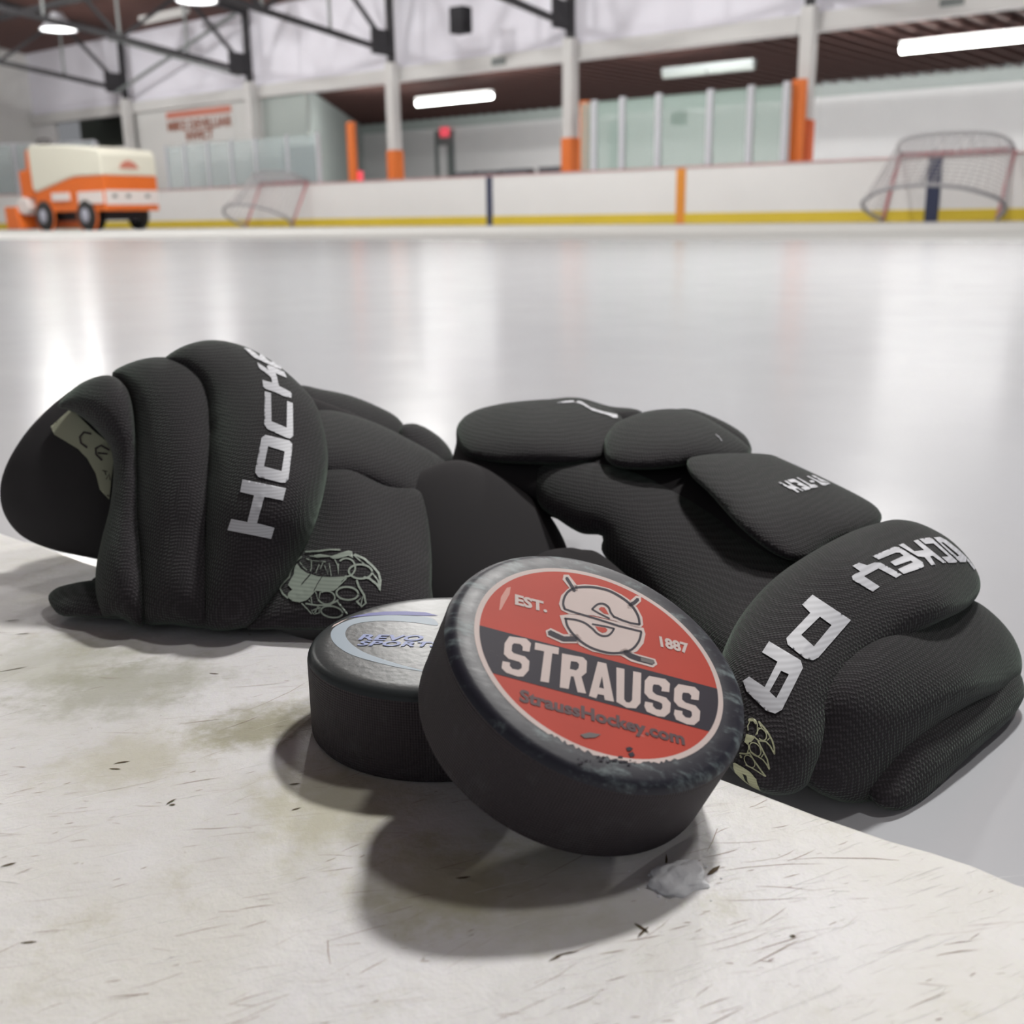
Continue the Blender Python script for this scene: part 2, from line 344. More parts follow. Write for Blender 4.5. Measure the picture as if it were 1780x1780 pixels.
# far boards with the rounded corner and end boards
UR, UC, RC = 6.0, -30.5, 7.5
path = [(UR, VB)] + [(UC, VB)] + [(UC - RC * sin(a), VB - RC + RC * cos(a)) for a in np.linspace(0, pi / 2, 20)[1:]] + [(UC - RC, 2.0)]
def strip(path, off0, off1, z0, z1):
    b = MB(); n = len(path); P = np.array(path); T = np.gradient(P, axis=0)
    T[0] = P[1] - P[0]; T[-1] = P[-1] - P[-2]; T /= np.linalg.norm(T, axis=1)[:, None]; Nn = np.stack([-T[:, 1], T[:, 0]], 1)   # to the ice side
    vs = []
    for p, q in zip(P, Nn):
        for o_, z in ((off0, z0), (off1, z0), (off1, z1), (off0, z1)): vs.append((*(p + q * o_), z))
    b.add(vs, [(i * 4 + j, i * 4 + (j + 1) % 4, (i + 1) * 4 + (j + 1) % 4, (i + 1) * 4 + j) for i in range(n - 1) for j in range(4)] + [(0, 1, 2, 3), tuple((n - 1) * 4 + j for j in (3, 2, 1, 0))])
    return b
rb = empty('rink_boards', (0, 0, 0), 'long white rink boards with yellow kick plate and painted line stripes', 'rink boards', rz=ROT)
strip(path, -0.06, 0.0, 0.19, 1.03).build('board_panel', M['white'], rb)
tag(strip(path, -0.06, 0.012, 0.0, 0.19).build('kick_plate', M['yellow'], rb), 'yellow kick plate')
tag(strip(path, -0.10, 0.03, 1.03, 1.06).build('cap_rail', M['cap'], rb), 'thin pinkish cap rail')
for nm, mt, x0, x1, y in (('line_stripe', 'navy', 847, 857, 388), ('line_stripe', 'stripe', 1175, 1190, 380), ('line_stripe', 'navy', 1607, 1631, 375)):
    u0, u1 = uz(x0, y, VB)[0], uz(x1, y, VB)[0]
    tag(MB().box(u0, u1, VB - 0.02, VB + 0.0, 0.0, 1.035).build(nm, M[mt], rb), {'navy': 'dark navy stripe', 'stripe': 'orange stripe'}[mt])

# side wall, fascia, soffit, back wall
ZF0, ZF1, ZR = 3.36, 3.66, 5.56
U_END = -36.9
UR2 = 8.0
tag(rink(MB().box(U_END, UR2, VC, VC + 0.15, ZF1, ZR + 0.1).build('wall_upper_side', M['lilac'])), 'lilac upper wall above the white fascia', kind='structure')
fa = MB().box(U_END, UR2, VC - 0.12, VC + 0.2, ZF0, ZF1)
tag(rink(fa.build('trim_2', M['fascia'])), 'white fascia beam running along the far side above the stands', kind='structure')
tag(rink(MB().box(-36, UR2, VC + 0.2, VW, 3.62, 3.72).build('ceiling_stands', M['deckd'])), 'dark brown plank ceiling over the stands', kind='structure')
tag(rink(MB().box(-31.5, UR2, VW, VW + 0.2, 0, 3.7).build('wall_back', M['wallg'])), 'grey back wall of the stands', kind='structure')
for i, x0 in enumerate(np.arange(-30.8, UR2, 0.42)):
    tag(rink(MB().box(x0, x0 + 0.09, VC + 0.6, VW - .15, 3.48, 3.62).build('ceiling_joist', M['joist'])), 'brown timber joist under the ceiling of the stands', 'joist', 'joists over the stands')
tag(rink(MB().box(-31.3, UR2, VW - .14, VW, 3.18, 3.62).build('trim_3', M['wallt'])), 'grey ledger beam along the top of the back wall', kind='structure')
# diagonal wall closing the stands at the left, and plain wall bays towards the corner
d = MB(); a0 = np.array([-23.3, VC + .2]); a1 = np.array([-31.0, VW]); nn = np.array([a1[1] - a0[1], -(a1[0] - a0[0])]); nn = nn / np.linalg.norm(nn) * 0.15
d.prism([tuple(a0), tuple(a1), tuple(a1 - nn), tuple(a0 - nn)], 'z', 0, 3.7)
tag(rink(d.build('wall_diagonal', M['wallt'])), 'green grey wall closing the left end of the stands', kind='structure')
tag(rink(MB().box(-24.95, -23.2, VC + 0.0, VC + 0.15, 0, ZF0).build('wall_side', M['wallt'])), 'green grey wall beside the dark doorway', kind='structure')
tag(rink(MB().box(-31.2, -24.95, VC + 0.0, VC + 0.15, 0, ZF0).build('wall_side.001', M['wallw'])), 'white wall carrying the red lettered sign', kind='structure')
uo0, zo = uz(85, 216, VC); 
tag(rink(MB().box(U_END, uo0 + .3, VC + 0.0, VC + 0.15, 0, ZF0).box(uo0 + .3, -30.9, VC, VC + .15, 0, 2.45).build('wall_side.002', M['wallg'])), 'grey wall below the dark gallery opening in the far left corner', kind='structure')
tag(rink(MB().box(uo0 - 1.5, -30.9, VC + 2.0, VC + 2.1, 2.0, 4.5).build('wall_gallery', M['dkgreen'])), 'dark olive back of the gallery opening', kind='structure')
tag(rink(MB().box(-31.25, -31.0, VC + 0.0, VC + 2.0, 2.4, 3.4).build('wall_gallery_side', M['black'])), 'black side of the gallery opening', kind='structure')
tag(rink(MB().box(U_END - 0.2, U_END, -8, VC + .1, 0, 9).build('wall_left', M['wallw'])), 'pale end wall beyond the rink corner', kind='structure')
# dark doorway beside the goal
(u0, z1), (u1, z0) = uz(487, 256, VC - .1), uz(553, 330, VC - .1)
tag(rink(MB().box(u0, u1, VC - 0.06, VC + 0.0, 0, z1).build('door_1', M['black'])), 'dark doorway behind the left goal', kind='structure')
(u0, z1), (u1, z0) = uz(757, 228, VW), uz(792, 310, VW)
dr = tag(rink(MB().box(u0, u1, VW - 0.06, VW, 0, z1).build('door_2', M['steel'])), 'grey exit door in the back wall', kind='structure')
(u2, _), (u3, _) = uz(765, 228, VW), uz(780, 310, VW)
MB().box(u2, u3, VW - 0.1, VW - 0.06, .2, z1 - .5).build('door_panel', M['wallg'], dr)
(u0, z1), (u1, z0) = uz(1060, 215, VW), uz(1090, 290, VW)
tag(rink(MB().box(u0, u1, VW - 0.05, VW, 0, z1).build('door_3', M['wallt'])), 'green door behind the glass', kind='structure')
(u0, z1), (u1, z0) = uz(1173, 196, VW), uz(1193, 216, VW)
tag(rink(MB().box(u0, u1, VW - 0.2, VW, z0, z1).build('wall_heater', M['dkgreen'])), 'small dark green box on the back wall behind the glass', 'wall box')
# roof over the ice
SL = 0.13
rf = MB(); rf.add([(U_END - .3, VC + .3, ZR), (UR2, VC + .3, ZR), (UR2, 4, ZR + SL * (VC - 4)), (U_END - .3, 4, ZR + SL * (VC - 4)), (U_END - .3, -6, ZR + SL * (VC - 4) - SL * 10), (UR2, -6, ZR + SL * (VC - 4) - SL * 10)], [(0, 1, 2, 3), (3, 2, 5, 4)])
o = tag(rink(rf.build('ceiling', M['deck'])), 'brown timber roof deck over the ice', kind='structure'); sm = o.modifiers.new('thick', 'SOLIDIFY'); sm.thickness = 0.1; sm.offset = 1
def roof_z(v): return ZR + SL * (VC - v) if v > 4 else ZR + SL * (VC - 4) - SL * (4 - v)

# columns
for (cu, capz, padx, lab) in [(-9.15, 1.82, 'deep', 'nearest white steel column with an orange pad, at the right'), (-14.46, 1.78, 'orange', 'white steel column with orange pad beside the glass section'), (-19.72, 1.77, 'orange', 'white steel column with orange pad left of the ceiling tube light'), (-25.06, 1.2, None, 'plain white column at the right end of the lettered wall'), (-30.95, 1.2, None, 'plain white column in the far left corner')]:
    c = empty('steel_column', W(cu, VC - .28, 0), lab, 'column', 'columns along the far side', rz=ROT)
    MB().box(-.12, .12, -.12, .12, 0, 3.75).build('shaft', M['fascia'], c)
    MB().box(-.07, .07, -.07, .07, 3.75, roof_z(VC - .28)).build('upper_shaft', M['dark'], c)
    if padx: tag(MB().box(-.15, .15, -.15, .15, 0.0, capz).build('column_pad', M[padx], c, 0.02), 'orange pad')
# trusses
for (cu, far_, lab) in [(-9.15, 0, 'black roof truss above the nearest column, mostly out of frame'), (-14.46, 0, 'black roof truss meeting the column beside the glass section'), (-19.72, 0, 'black roof truss carrying no speaker, at the third column'), (-25.06, 0, 'black roof truss above the lettered wall'), (-30.95, 0, 'black roof truss farthest away in the left corner')]:
    t = empty('roof_truss', W(cu, VC - .28, 4.0), lab, 'truss', 'roof trusses', rz=ROT)
    def bz(s): return 0.0 + 0.62 * sin(min(s, 12.0) / 24 * pi) + 0.04 * s     # bottom chord height above 4.05
    ss = np.arange(0, 22.1, 1.9)
    bc = MB(); [bc.bar((0, -a, bz(a)), (0, -b, bz(b)), 0.1, 0.12) for a, b in zip(ss[:-1], ss[1:])]; bc.build('bottom_chord', M['dark'], t)
    tz = lambda s: roof_z(VC - .28 - s) - 4.0 - 0.12
    tcb = MB(); [tcb.bar((0, -a, tz(a)), (0, -b, tz(b)), 0.12, 0.14) for a, b in zip(ss[:-1], ss[1:])]; tcb.build('top_chord', M['dark'], t)
    for i, s_ in enumerate(ss[:-1]):
        MB().bar((0, -ss[i + 1], bz(ss[i + 1])), (0, -ss[i + 1], tz(ss[i + 1])), 0.05).build('vertical_web', M['steel'], t)
        if i % 2 == 0: MB().bar((0, -ss[i], bz(ss[i])), (0, -ss[i + 1], tz(ss[i + 1])), 0.08).build('diagonal_web', M['dark'], t)
        else: MB().bar((0, -ss[i + 1], bz(ss[i + 1])), (0, -ss[i], tz(ss[i])), 0.08).build('diagonal_web', M['dark'], t)
    for s_ in (0.32, 7.9): 
        gp = MB().box(-.03, .03, -s_ - .3, -s_ + .3, bz(s_) - .13, bz(s_) + .42); gp.build('gusset_plate', M['dark'], t)
# longitudinal cross bracing between trusses at the left
for (ua, ub, lab) in [(-25.06, -30.95, 'grey cross bracing between the two farthest trusses'), (-19.72, -25.06, 'grey cross bracing above the left goal')]:
    b = MB(); v0 = VC - .6 - (.15 if ua > -20 else 0)
    if ua < -20:
        b.bar(W(ua, v0, 5.4), W(ub, v0, 3.9), .07).bar(W(ua, v0, 3.9), W(ub, v0, 5.4), .07)
    v1 = VC - 8 - (.15 if ua > -20 else 0)
    b.bar(W(ua, v1, 6.5), W(ub, v1, 4.9), .08).bar(W(ua, v1, 4.9), W(ub, v1, 6.5), .08)
    tag(b.build('cross_bracing', M['steel']), lab, 'bracing')
for v1 in (VC - 8, VC - 13, VC - 3.6):
    b = MB().bar(W(-36.5, v1, roof_z(v1) - .35), W(UR2 - 1, v1, roof_z(v1) - .35), .1, .16)
    tag(b.build('roof_purlin', M['dark']), 'dark purlin running under the roof deck, %s' % {VC - 8: 'second from the side wall', VC - 13: 'third from the side wall', VC - 3.6: 'nearest the side wall'}[v1], 'purlin', 'roof purlins')
# high bay lamps: the two in view and the rest of the grid that lights the ice
def bay(p, lab, power, group='high bay lamps over the ice', hang=None):
    c = empty('high_bay_lamp', p, lab, 'lamp', group)
    pr = [(0.02, .30), (.10, .28), (.14, .2), (.30, .02), (.32, 0.0), (.30, 0.0), (.29, .01)]
    vs, fs = lathe(pr, 32); MB().add(vs, fs).build('reflector', M['alu'], c, smooth=True)
    vs, fs = lathe([(0.0, .0), (.15, -.004), (.29, .012)], 32); MB().add(vs, fs).build('diffuser', M['lamp'], c)
    pz = roof_z(float(np.array(p) @ EV)) - p[2]
    if pz > .3: MB().bar((0, 0, .28), (0, 0, pz / (1.5 if power == 60 else 1)), .03, n=8).build('hanger', M['dark'], c)
    if group.endswith('ice') or power > 500:      # prismatic glass: throws light to all sides
        l = bpy.data.lights.new('bay_light', 'POINT'); l.energy = power; l.shadow_soft_size = 0.2; l.color = (1, .985, .95)
        o = bpy.data.objects.new('bay_light', l); COL.objects.link(o); o.location = (0, 0, -.25); o.parent = c
    else: area('bay_light', (0, 0, -0.03), 0.5, power, (1.0, 0.985, 0.95), parent=c)
for (px, py, lab) in [(102, 52, 'bright oval high bay lamp at the far left under the roof'), (342, 2, 'bright oval high bay lamp cut by the top edge')]:
    bay(at_z(px, py, 5.1), lab, 60)
    [o for o in COL.objects if o.name.startswith('high_bay_lamp')][-1].scale = (1.5, 1.5, 1.5)
for (u, v) in [(-30, 12), (-22, 12), (-16, 10.5), (-26, 5), (-18, 6), (-11.5, 12), (-4.5, 12.5), (-13, 5)]:
    bay(W(u, v, 5.85), 'high bay lamp above the frame', BAY_POWER if v > 8 else 100, 'high bay lamps above the frame')
# the lamp hanging nearest to the doorway, behind and right of the gloves
bay(np.array([1.65, 3.35, 4.6]), 'high bay lamp ahead of the pucks, above the frame', KEY_POWER, 'high bay lamps above the frame')
bay(np.array([2.3, 1.0, 5.0]), 'high bay lamp to the right of the pucks, above the frame', KEY_POWER * .2, 'high bay lamps above the frame')

# fluorescent tubes over the stands
for (x0, y0, x1, y1, mt, lab, pw) in [(725, 180, 855, 167, 'tube', 'lit tube light over the stands, in the middle of the photo', 110), (1570, 88, 1800, 61, 'tube', 'long lit tube light over the stands, at the right', 170), (1150, 131, 1315, 116, 'steel', 'unlit tube light between the two lit ones', 0)]:
    a_ = at_z(x0, y0, 3.2); b_ = at_z(x1, y1, 3.2); mid = (a_ + b_) / 2
    v_ = (mid @ EV); ua, ub = a_ @ EU, b_ @ EU; c = empty('tube_or_fill_light', W((ua + ub) / 2, v_, 3.2), lab, 'tube light', 'tube lights over the stands', rz=ROT); h = (ub - ua) / 2
    MB().box(-h, h, -.09, .09, .04, .15).build('housing', M['steel'] if mt == 'steel' else M['fascia'], c)
    for s_ in (-1, 1):
        x_0, x_1 = (0.02, h) if s_ > 0 else (-h, -0.02)
        MB().tube([(x_0, 0, 0), (x_1, 0, 0)], .07, 10).build('tube', M['tube'] if mt == 'tube' else M['unlit'], c)
o = at_z(285, 30, 5.4); c = empty('tube_or_fill_light', W(o @ EU, o @ EV, 5.4), 'unlit white tube fixture between the two high bay lamps', 'tube light', rz=ROT)
MB().box(-1.0, 1.0, -.1, .1, 0, .12).build('housing', M['fascia'], c); MB().tube([(-.95, 0, -.03), (.95, 0, -.03)], .04).build('tube', M['fascia'], c)

for uc in (-21.2, -17.0, -12.5, -7.5, -2.5, 2.5):  # unseen fill lights, added to brighten the back wall of the stands
    c = empty('tube_or_fill_light', W(uc, VC + .42, 3.462), 'added fill light behind the fascia beam, unseen, brightening the back wall', 'tube light', 'added fill lights behind the fascia', rz=ROT)
    MB().box(-1.3, 1.3, -.05, .05, .01, .08).build('housing', M['alu'], c)
    l = area('fill_area', (0, 0, 0), 1, 300, (1, 1, .97), rot=(radians(66), 0, 0), parent=c); l.data.shape = 'RECTANGLE'; l.data.size = 2.5; l.data.size_y = .1
# stanchions and glass
def barrier(lab): return empty('glass_barrier', (0, 0, 0), lab, 'glass barrier', 'glass barriers on the boards', rz=ROT)
gb = barrier('clear glass barrier on silver stanchions between the two orange posts')
us = []
for i, (px, yt) in enumerate([(1034, 174), (1083, 168), (1146, 162), (1236, 155), (1307, 148), (1369, 141)]):
    u, z = uz(px, yt, VB + .03); us.append(u)
    MB().box(u - .06, u + .06, VB - .02, VB + .08, 1.06, z).build('stanchion', M['alu'], gb, .01)
ends = []
for px, yt, wd, lab in [(1014, 175, .2, 'orange padded post beside the second column'), (1389, 137, .26, 'tall orange padded post beside the nearest column'), (607, 212, .24, 'lone orange padded post left of the third column')]:
    u, z = uz(px, yt, VB + .2); o = rink(MB().box(-wd / 2, wd / 2, -.05, .05, 0, z).build('padded_post', M['orange'], bevel=.01)); o.location = Vector(W(u, VB + .25, 0)); tag(o, lab, 'post', 'orange padded posts'); ends.append(u)
us = sorted([ends[0]] + us + [ends[1]])
for a_, b_ in zip(us[:-1], us[1:]):
    MB().box(a_ + .065, b_ - .065, VB + .02, VB + .035, 1.06, 2.38).build('glass_pane', M['glass'], gb)
gb = barrier('frameless clear glass barrier right of the nearest column, faintly mirroring lamps')
for a_, b_ in ((-8.6, -4.1), (-4.05, .5), (.55, 5.5)): MB().box(a_, b_, VB + .02, VB + .035, 1.06, 2.38).build('glass_pane', mat('faint_glass', (.8, .85, .88), .05, alpha=.1, spec=.7), gb)
gb = barrier('bluish glass barrier under the lettered sign, behind the left goal')
pu = [uz(px, 300, VB)[0] for px in (290, 322, 362, 403, 445, 500, 553)]
for i, u in enumerate(pu):
    MB().box(u - .035, u + .035, VB + .01, VB + .09, 1.06, 2.26).build('stanchion', M['alu'], gb)
    if i: MB().box(pu[i - 1] + .04, u - .04, VB + .04, VB + .055, 1.06, 2.22).build('glass_pane', M['glassb'], gb)
gb = barrier('railed glass barrier curving round the rink corner behind the resurfacer')
end = UC - RC
arc = [(UC - (RC + .05) * sin(a), VB - RC + (RC + .05) * cos(a)) for a in np.linspace(0.15, pi / 2, 8)] + [(end - .05, v) for v in (10, 8, 6)]
wr = lambda p, z: (p[0], p[1], z)
for p, q in zip(arc[:-1], arc[1:]):
    MB().bar(wr(p, 1.8), wr(q, 1.8), .015, 1.46).build('glass_pane', M['glassb'], gb)
    MB().bar(wr(p, 2.56), wr(q, 2.56), .05, .05).build('rail', M['alu'], gb)
    MB().box(p[0] - .06, p[0] + .06, p[1] - .06, p[1] + .06, 1.06, 2.53).build('stanchion', M['alu'], gb)

# small things on walls
def wallbox(name, px0, py0, px1, py1, v, dpt, mt, lab, cat):
    (ua, za), (ub, zb) = uz(px0, py0, v), uz(px1, py1, v)
    o = MB().box(-abs(ub - ua) / 2, abs(ub - ua) / 2, -dpt, 0, -abs(za - zb) / 2, abs(za - zb) / 2).build(name, M[mt], bevel=.005); rink(o); o.location = Vector(W((ua + ub) / 2, v, (za + zb) / 2)); tag(o, lab, cat); return o
wallbox('exit_sign', 767, 222, 781, 237, VW - .1, .08, 'exit', 'small red glowing exit sign above the grey door', 'exit sign')
wallbox('fire_extinguisher', 624, 298, 632, 316, VB + .4, .12, 'exit', 'small red canister standing beside the lone orange post', 'extinguisher')
sp_ = wallbox('loudspeaker', 797, 16, 821, 58, VC - 1.5, .3, 'black', 'black loudspeaker hanging under the roof truss', 'speaker')
wallbox('wall_plate', 855, 102, 880, 112, VC - .12, .02, 'steel', 'small dark number plate on the fascia', 'plate')
wallbox('wall_plate', 1634, -1, 1676, 8, VC - .12, .02, 'steel', 'grey plate on the fascia at the top right', 'plate')
for i, (x0, x1, y0, y1) in enumerate([(803, 838, 300, 312), (842, 880, 298, 310), (884, 930, 295, 309), (948, 992, 291, 306)]):
    o = wallbox('bench_seat', x0, y0, x1, y1, VC + 2.5, .3, 'black', 'dark seat back behind the boards, %s' % ['leftmost', 'second from left', 'third from left', 'rightmost beside the orange padded column'][i], 'seat'); o['group'] = 'seat backs behind the boards'
# mike ... sign on the white wall
def text_mesh(body, size, bold=0.0, shear=0.0, spacing=1.0, align='LEFT'):
    cu = bpy.data.curves.new('t', 'FONT'); cu.body = body; cu.size = size; cu.offset = bold; cu.shear = shear; cu.space_character = spacing; cu.align_x = align; cu.resolution_u = 3
    o = bpy.data.objects.new('t', cu); COL.objects.link(o); bpy.context.view_layer.update()
    me = bpy.data.meshes.new_from_object(o.evaluated_get(bpy.context.evaluated_depsgraph_get())); v = [tuple(x.co) for x in me.vertices]; f = [tuple(p.vertices) for p in me.polygons]
    bpy.data.objects.remove(o); bpy.data.meshes.remove(me); return v, f
(ua, za), (ub, zb) = uz(290, 193, VC), uz(402, 182, VC)
sg = empty('wall_sign', W((ua + ub) / 2, VC - .02, za - .45), 'lettered sign with a salmon bar on the white wall above the glass', 'sign', rz=ROT)
hw = (ub - ua) / 2
MB().box(-hw - .1, hw + .1, 0.0, .02, -.5, .5).build('sign_board', M['wallw'], sg)
tag(MB().box(-hw, hw, -.02, 0, .22, .40).build('title_bar', M['signred'], sg), 'salmon red bar')
for body, z in (('MIKE DEVILLIAR', -.12), ('INVICT', -.42)):
    v, f = text_mesh(body, 0.36, .012, align='CENTER'); xs_ = [p[0] for p in v]; wd = max(xs_) - min(xs_); sc = (2 * hw * (1.0 if len(body) > 8 else .42)) / wd
    MB().add([(p[0] * sc, -.02, p[1] + z) for p in v], f).build('lettering', M['signbrown'], sg)

# goals tipped back against the boards
def goal(u, lab):
    g = empty('hockey_goal', W(u, VB - .62, 0), lab, 'goal', 'goals leaning on the far boards', rz=ROT)
    th = radians(28.7); hgt = 1.22; hw = .915
    def T(x, y, z):   # y: towards the goal back (towards us), z: up the post, tipped onto the boards
        return (x, z * sin(th) - y * cos(th), z * cos(th) + y * sin(th) + .03)
    posts = MB().tube([T(-hw, 0, 0), T(-hw, 0, hgt)], .035).tube([T(hw, 0, 0), T(hw, 0, hgt)], .035); 
    for s_ in (-1, 1): MB().tube([T(s_ * hw, 0, 0), T(s_ * hw, 0, hgt)], .032).build('post', M['pipe'], g, smooth=True)
    MB().tube([T(-hw, 0, hgt), T(hw, 0, hgt)], .032).build('crossbar', M['pipe'], g, smooth=True)
    base = [(-hw, 0)] + [(-hw - .18, .3), (-hw - .15, .62), (-.72, .92), (-.4, 1.05), (0, 1.1), (.4, 1.05), (.72, .92), (hw + .15, .62), (hw + .18, .3)] + [(hw, 0)]
    B = spline(base, 60, False)
    MB().tube([T(x, y, 0) for x, y in B], .032).build('base_frame', M['pipeg'], g, smooth=True)
    topb = spline([(-hw, 0), (-hw + .05, .3), (-.6, .5), (0, .56), (.6, .5), (hw - .05, .3), (hw, 0)], 40, False)
    MB().tube([T(x, y, hgt) for x, y in topb], .022).build('top_frame', M['pipeg'], g, smooth=True)
    nt = MB(); Tp = spline([(-hw, 0), (-hw + .05, .3), (-.6, .5), (0, .56), (.6, .5), (hw - .05, .3), (hw, 0)], 60, False)
    for i in range(0, 60, 2):
        a = T(B[i][0], B[i][1], 0); b = T(Tp[i][0], Tp[i][1], hgt); nt.bar(a, b, .010)
    for k2 in range(1, 14):
        t = k2 / 14; nt.tube([T(B[i][0] * (1 - t) + Tp[i][0] * t, B[i][1] * (1 - t) + Tp[i][1] * t, hgt * t) for i in range(0, 60, 3)], .006, 4)
    for k2 in range(1, 9):
        x = -hw + 2 * hw * k2 / 9; y = .56 * sqrt(max(0, 1 - (x / hw) ** 2)) ; nt.bar(T(x, 0, hgt), T(x, y, hgt), .010)
    nt.build('net', M['net'], g)
    q = [T(x, y, hgt) for x, y in topb]; sk = MB().add(q, [tuple(range(len(q)))]); tag(sk.build('top_net', mat('thin_netting', (.7, .7, .72), .8, alpha=.35), g), 'fine white top netting')
    MB().tube([T(0, 1.1, 0), T(0, .95, .5)], .02).build('centre_brace', M['pipeg'], g)
    return g
def spline(P, n, closed=True):
    P = np.array(P, float); k = len(P); out = []
    if closed:
        for i in range(n):
            t = i * k / n; j = int(t); f = t - j; a, b, c, d = P[(j - 1) % k], P[j % k], P[(j + 1) % k], P[(j + 2) % k]
            out.append(0.5 * (2 * b + (c - a) * f + (2 * a - 5 * b + 4 * c - d) * f * f + (-a + 3 * b - 3 * c + d) * f ** 3))
    else:
        for i in range(n):
            t = i * (k - 1) / (n - 1); j = min(int(t), k - 2); f = t - j; a, b, c, d = P[max(j - 1, 0)], P[j], P[j + 1], P[min(j + 2, k - 1)]
            out.append(0.5 * (2 * b + (c - a) * f + (2 * a - 5 * b + 4 * c - d) * f * f + (-a + 3 * b - 3 * c + d) * f ** 3))
    return np.array(out)
for (xa, ya, xb, yb, lab) in [(430, 389, 505, 390, 'far hockey goal tipped against the boards in front of the dark doorway'), (1540, 376, 1728, 376, 'near hockey goal tipped against the boards at the right of the photo')]:
    ua = uz(xa, ya, VB - .62)[0]; ub = uz(xb, yb, VB - .62)[0]; goal((ua + ub) / 2, lab)

# ice resurfacer
h = np.array([0.8, -0.6]); zr = empty('ice_resurfacer', (-8.85, 25.0, 0), 'orange and cream ice resurfacing machine parked in the far left corner', 'ice resurfacer', rz=atan2(-0.6, 0.8))
# local: x forward (front at 0), y left (towards the far side), near side at y=0
Wd_, Ln = 1.42, 3.1
tank = [(0.0, 1.17), (-.02, 1.62), (-.10, 1.72), (-1.3, 1.86), (-2.75, 1.93), (-2.86, 1.85), (-2.83, 1.0), (-2.75, .86), (-1.45, 1.12), (-1.1, 1.17)]
MB().prism([p for p in tank], 'y', 0.0, Wd_).build('snow_tank', M['cream'], zr, .04)
low = [(0, .42), (0, 1.17), (-1.1, 1.17), (-1.45, 1.12), (-2.75, .86), (-2.83, .8), (-2.8, .42)]
MB().prism(low, 'y', 0.02, Wd_ - .02).build('chassis_body', M['zor'], zr, .02)
tag(MB().box(-2.05, -1.35, -.015, .03, .66, .84).build('side_stripe', M['zw'], zr), 'pale side stripe')
tag(MB().box(-.02, .012, .03, Wd_ - .03, .55, .86).build('front_panel', M['zw'], zr), 'pale front panel')
tag(MB().box(-1.0, -.06, -.015, .03, .58, .84).build('side_stripe', M['zw'], zr), 'pale side stripe')
fp = MB(); [fp.box(.012, .03, y, y + .1, .70, .77) for y in (.2, .55, 1.05)]; fp.build('headlight', M['steel'], zr)
v, f = text_mesh('ICE', .26, .01); xs_ = [p[0] for p in v]
tag(MB().prism([(.45, 1.32), (.52, 1.44), (.68, 1.50), (.85, 1.44), (.95, 1.32)], 'x', 0.0, .012).build('front_badge', M['signred'], zr), 'red emblem')
tower = [(-2.85, .75), (-2.88, 1.88), (-3.05, 1.80), (-3.1, 1.4), (-3.45, 1.36), (-3.42, .75)]
MB().prism(tower, 'y', 0.05, Wd_ - .05).build('driver_station', M['zor'], zr, .03)
MB().tube([(-3.0, .5, 1.8), (-2.95, .5, 2.02)], .02).build('steering_column', M['dark'], zr)
ring = [(-2.95 + .17 * cos(a) * .5, .5 + .17 * sin(a), 2.03 + .05 * cos(a)) for a in np.linspace(0, 2 * pi, 20, endpoint=False)]; MB().tube(ring, .018, 6, True).build('steering_wheel', M['dark'], zr, smooth=True)
cond = [(-3.2, .03), (-3.2, .62), (-3.55, .66), (-3.95, .56), (-3.95, .03)]
MB().prism([(-3.35, .04), (-3.5, .56), (-3.95, .56), (-3.95, .04)], 'y', -.12, Wd_ + .12).build('conditioner', M['zor'], zr, .02)
MB().prism([(-3.0, .50), (-3.05, .72), (-3.3, .78), (-3.55, .66), (-3.5, .42), (-3.2, .36)], 'y', -.04, .25).build('water_tank', M['zw'], zr, .04)
MB().box(-2.7, -.35, .25, Wd_ - .25, .22, .44).build('underframe', M['black'], zr)
def wheel(x, y, r=.33):
    pr = [(0.12, -.09), (r - .05, -.11), (r, -.07), (r, .07), (r - .05, .11), (0.12, .09)]
    vs, fs = lathe(pr, 32); t = MB().add([(x + a, y + c, r + b) for a, b, c in vs], fs).build('wheel', M['tyre'], zr, smooth=True)
    vs, fs = lathe([(0, -.12), (.07, -.125), (.10, -.1), (.19, -.09), (.2, -.1), (.21, -.085), (.2, .085), (0, .1)], 24); MB().add([(x + a, y + c, r + b) for a, b, c in vs], fs).build('hub', M['hub'], t, smooth=True)
for x, y in ((-.75, .05), (-2.45, .05), (-.75, Wd_ - .08), (-2.45, Wd_ - .08)): wheel(x, y)
for x in (-.75, -2.45):
    vs, fs = lathe([(.36, -.02), (.41, -.02), (.41, .02), (.36, .02), (.36, -.02)], 32)
    MB().add([(x + a, .02 + c * .5, .33 + b) for a, b, c in vs if True], fs).build('wheel_arch', M['zor'], zr)

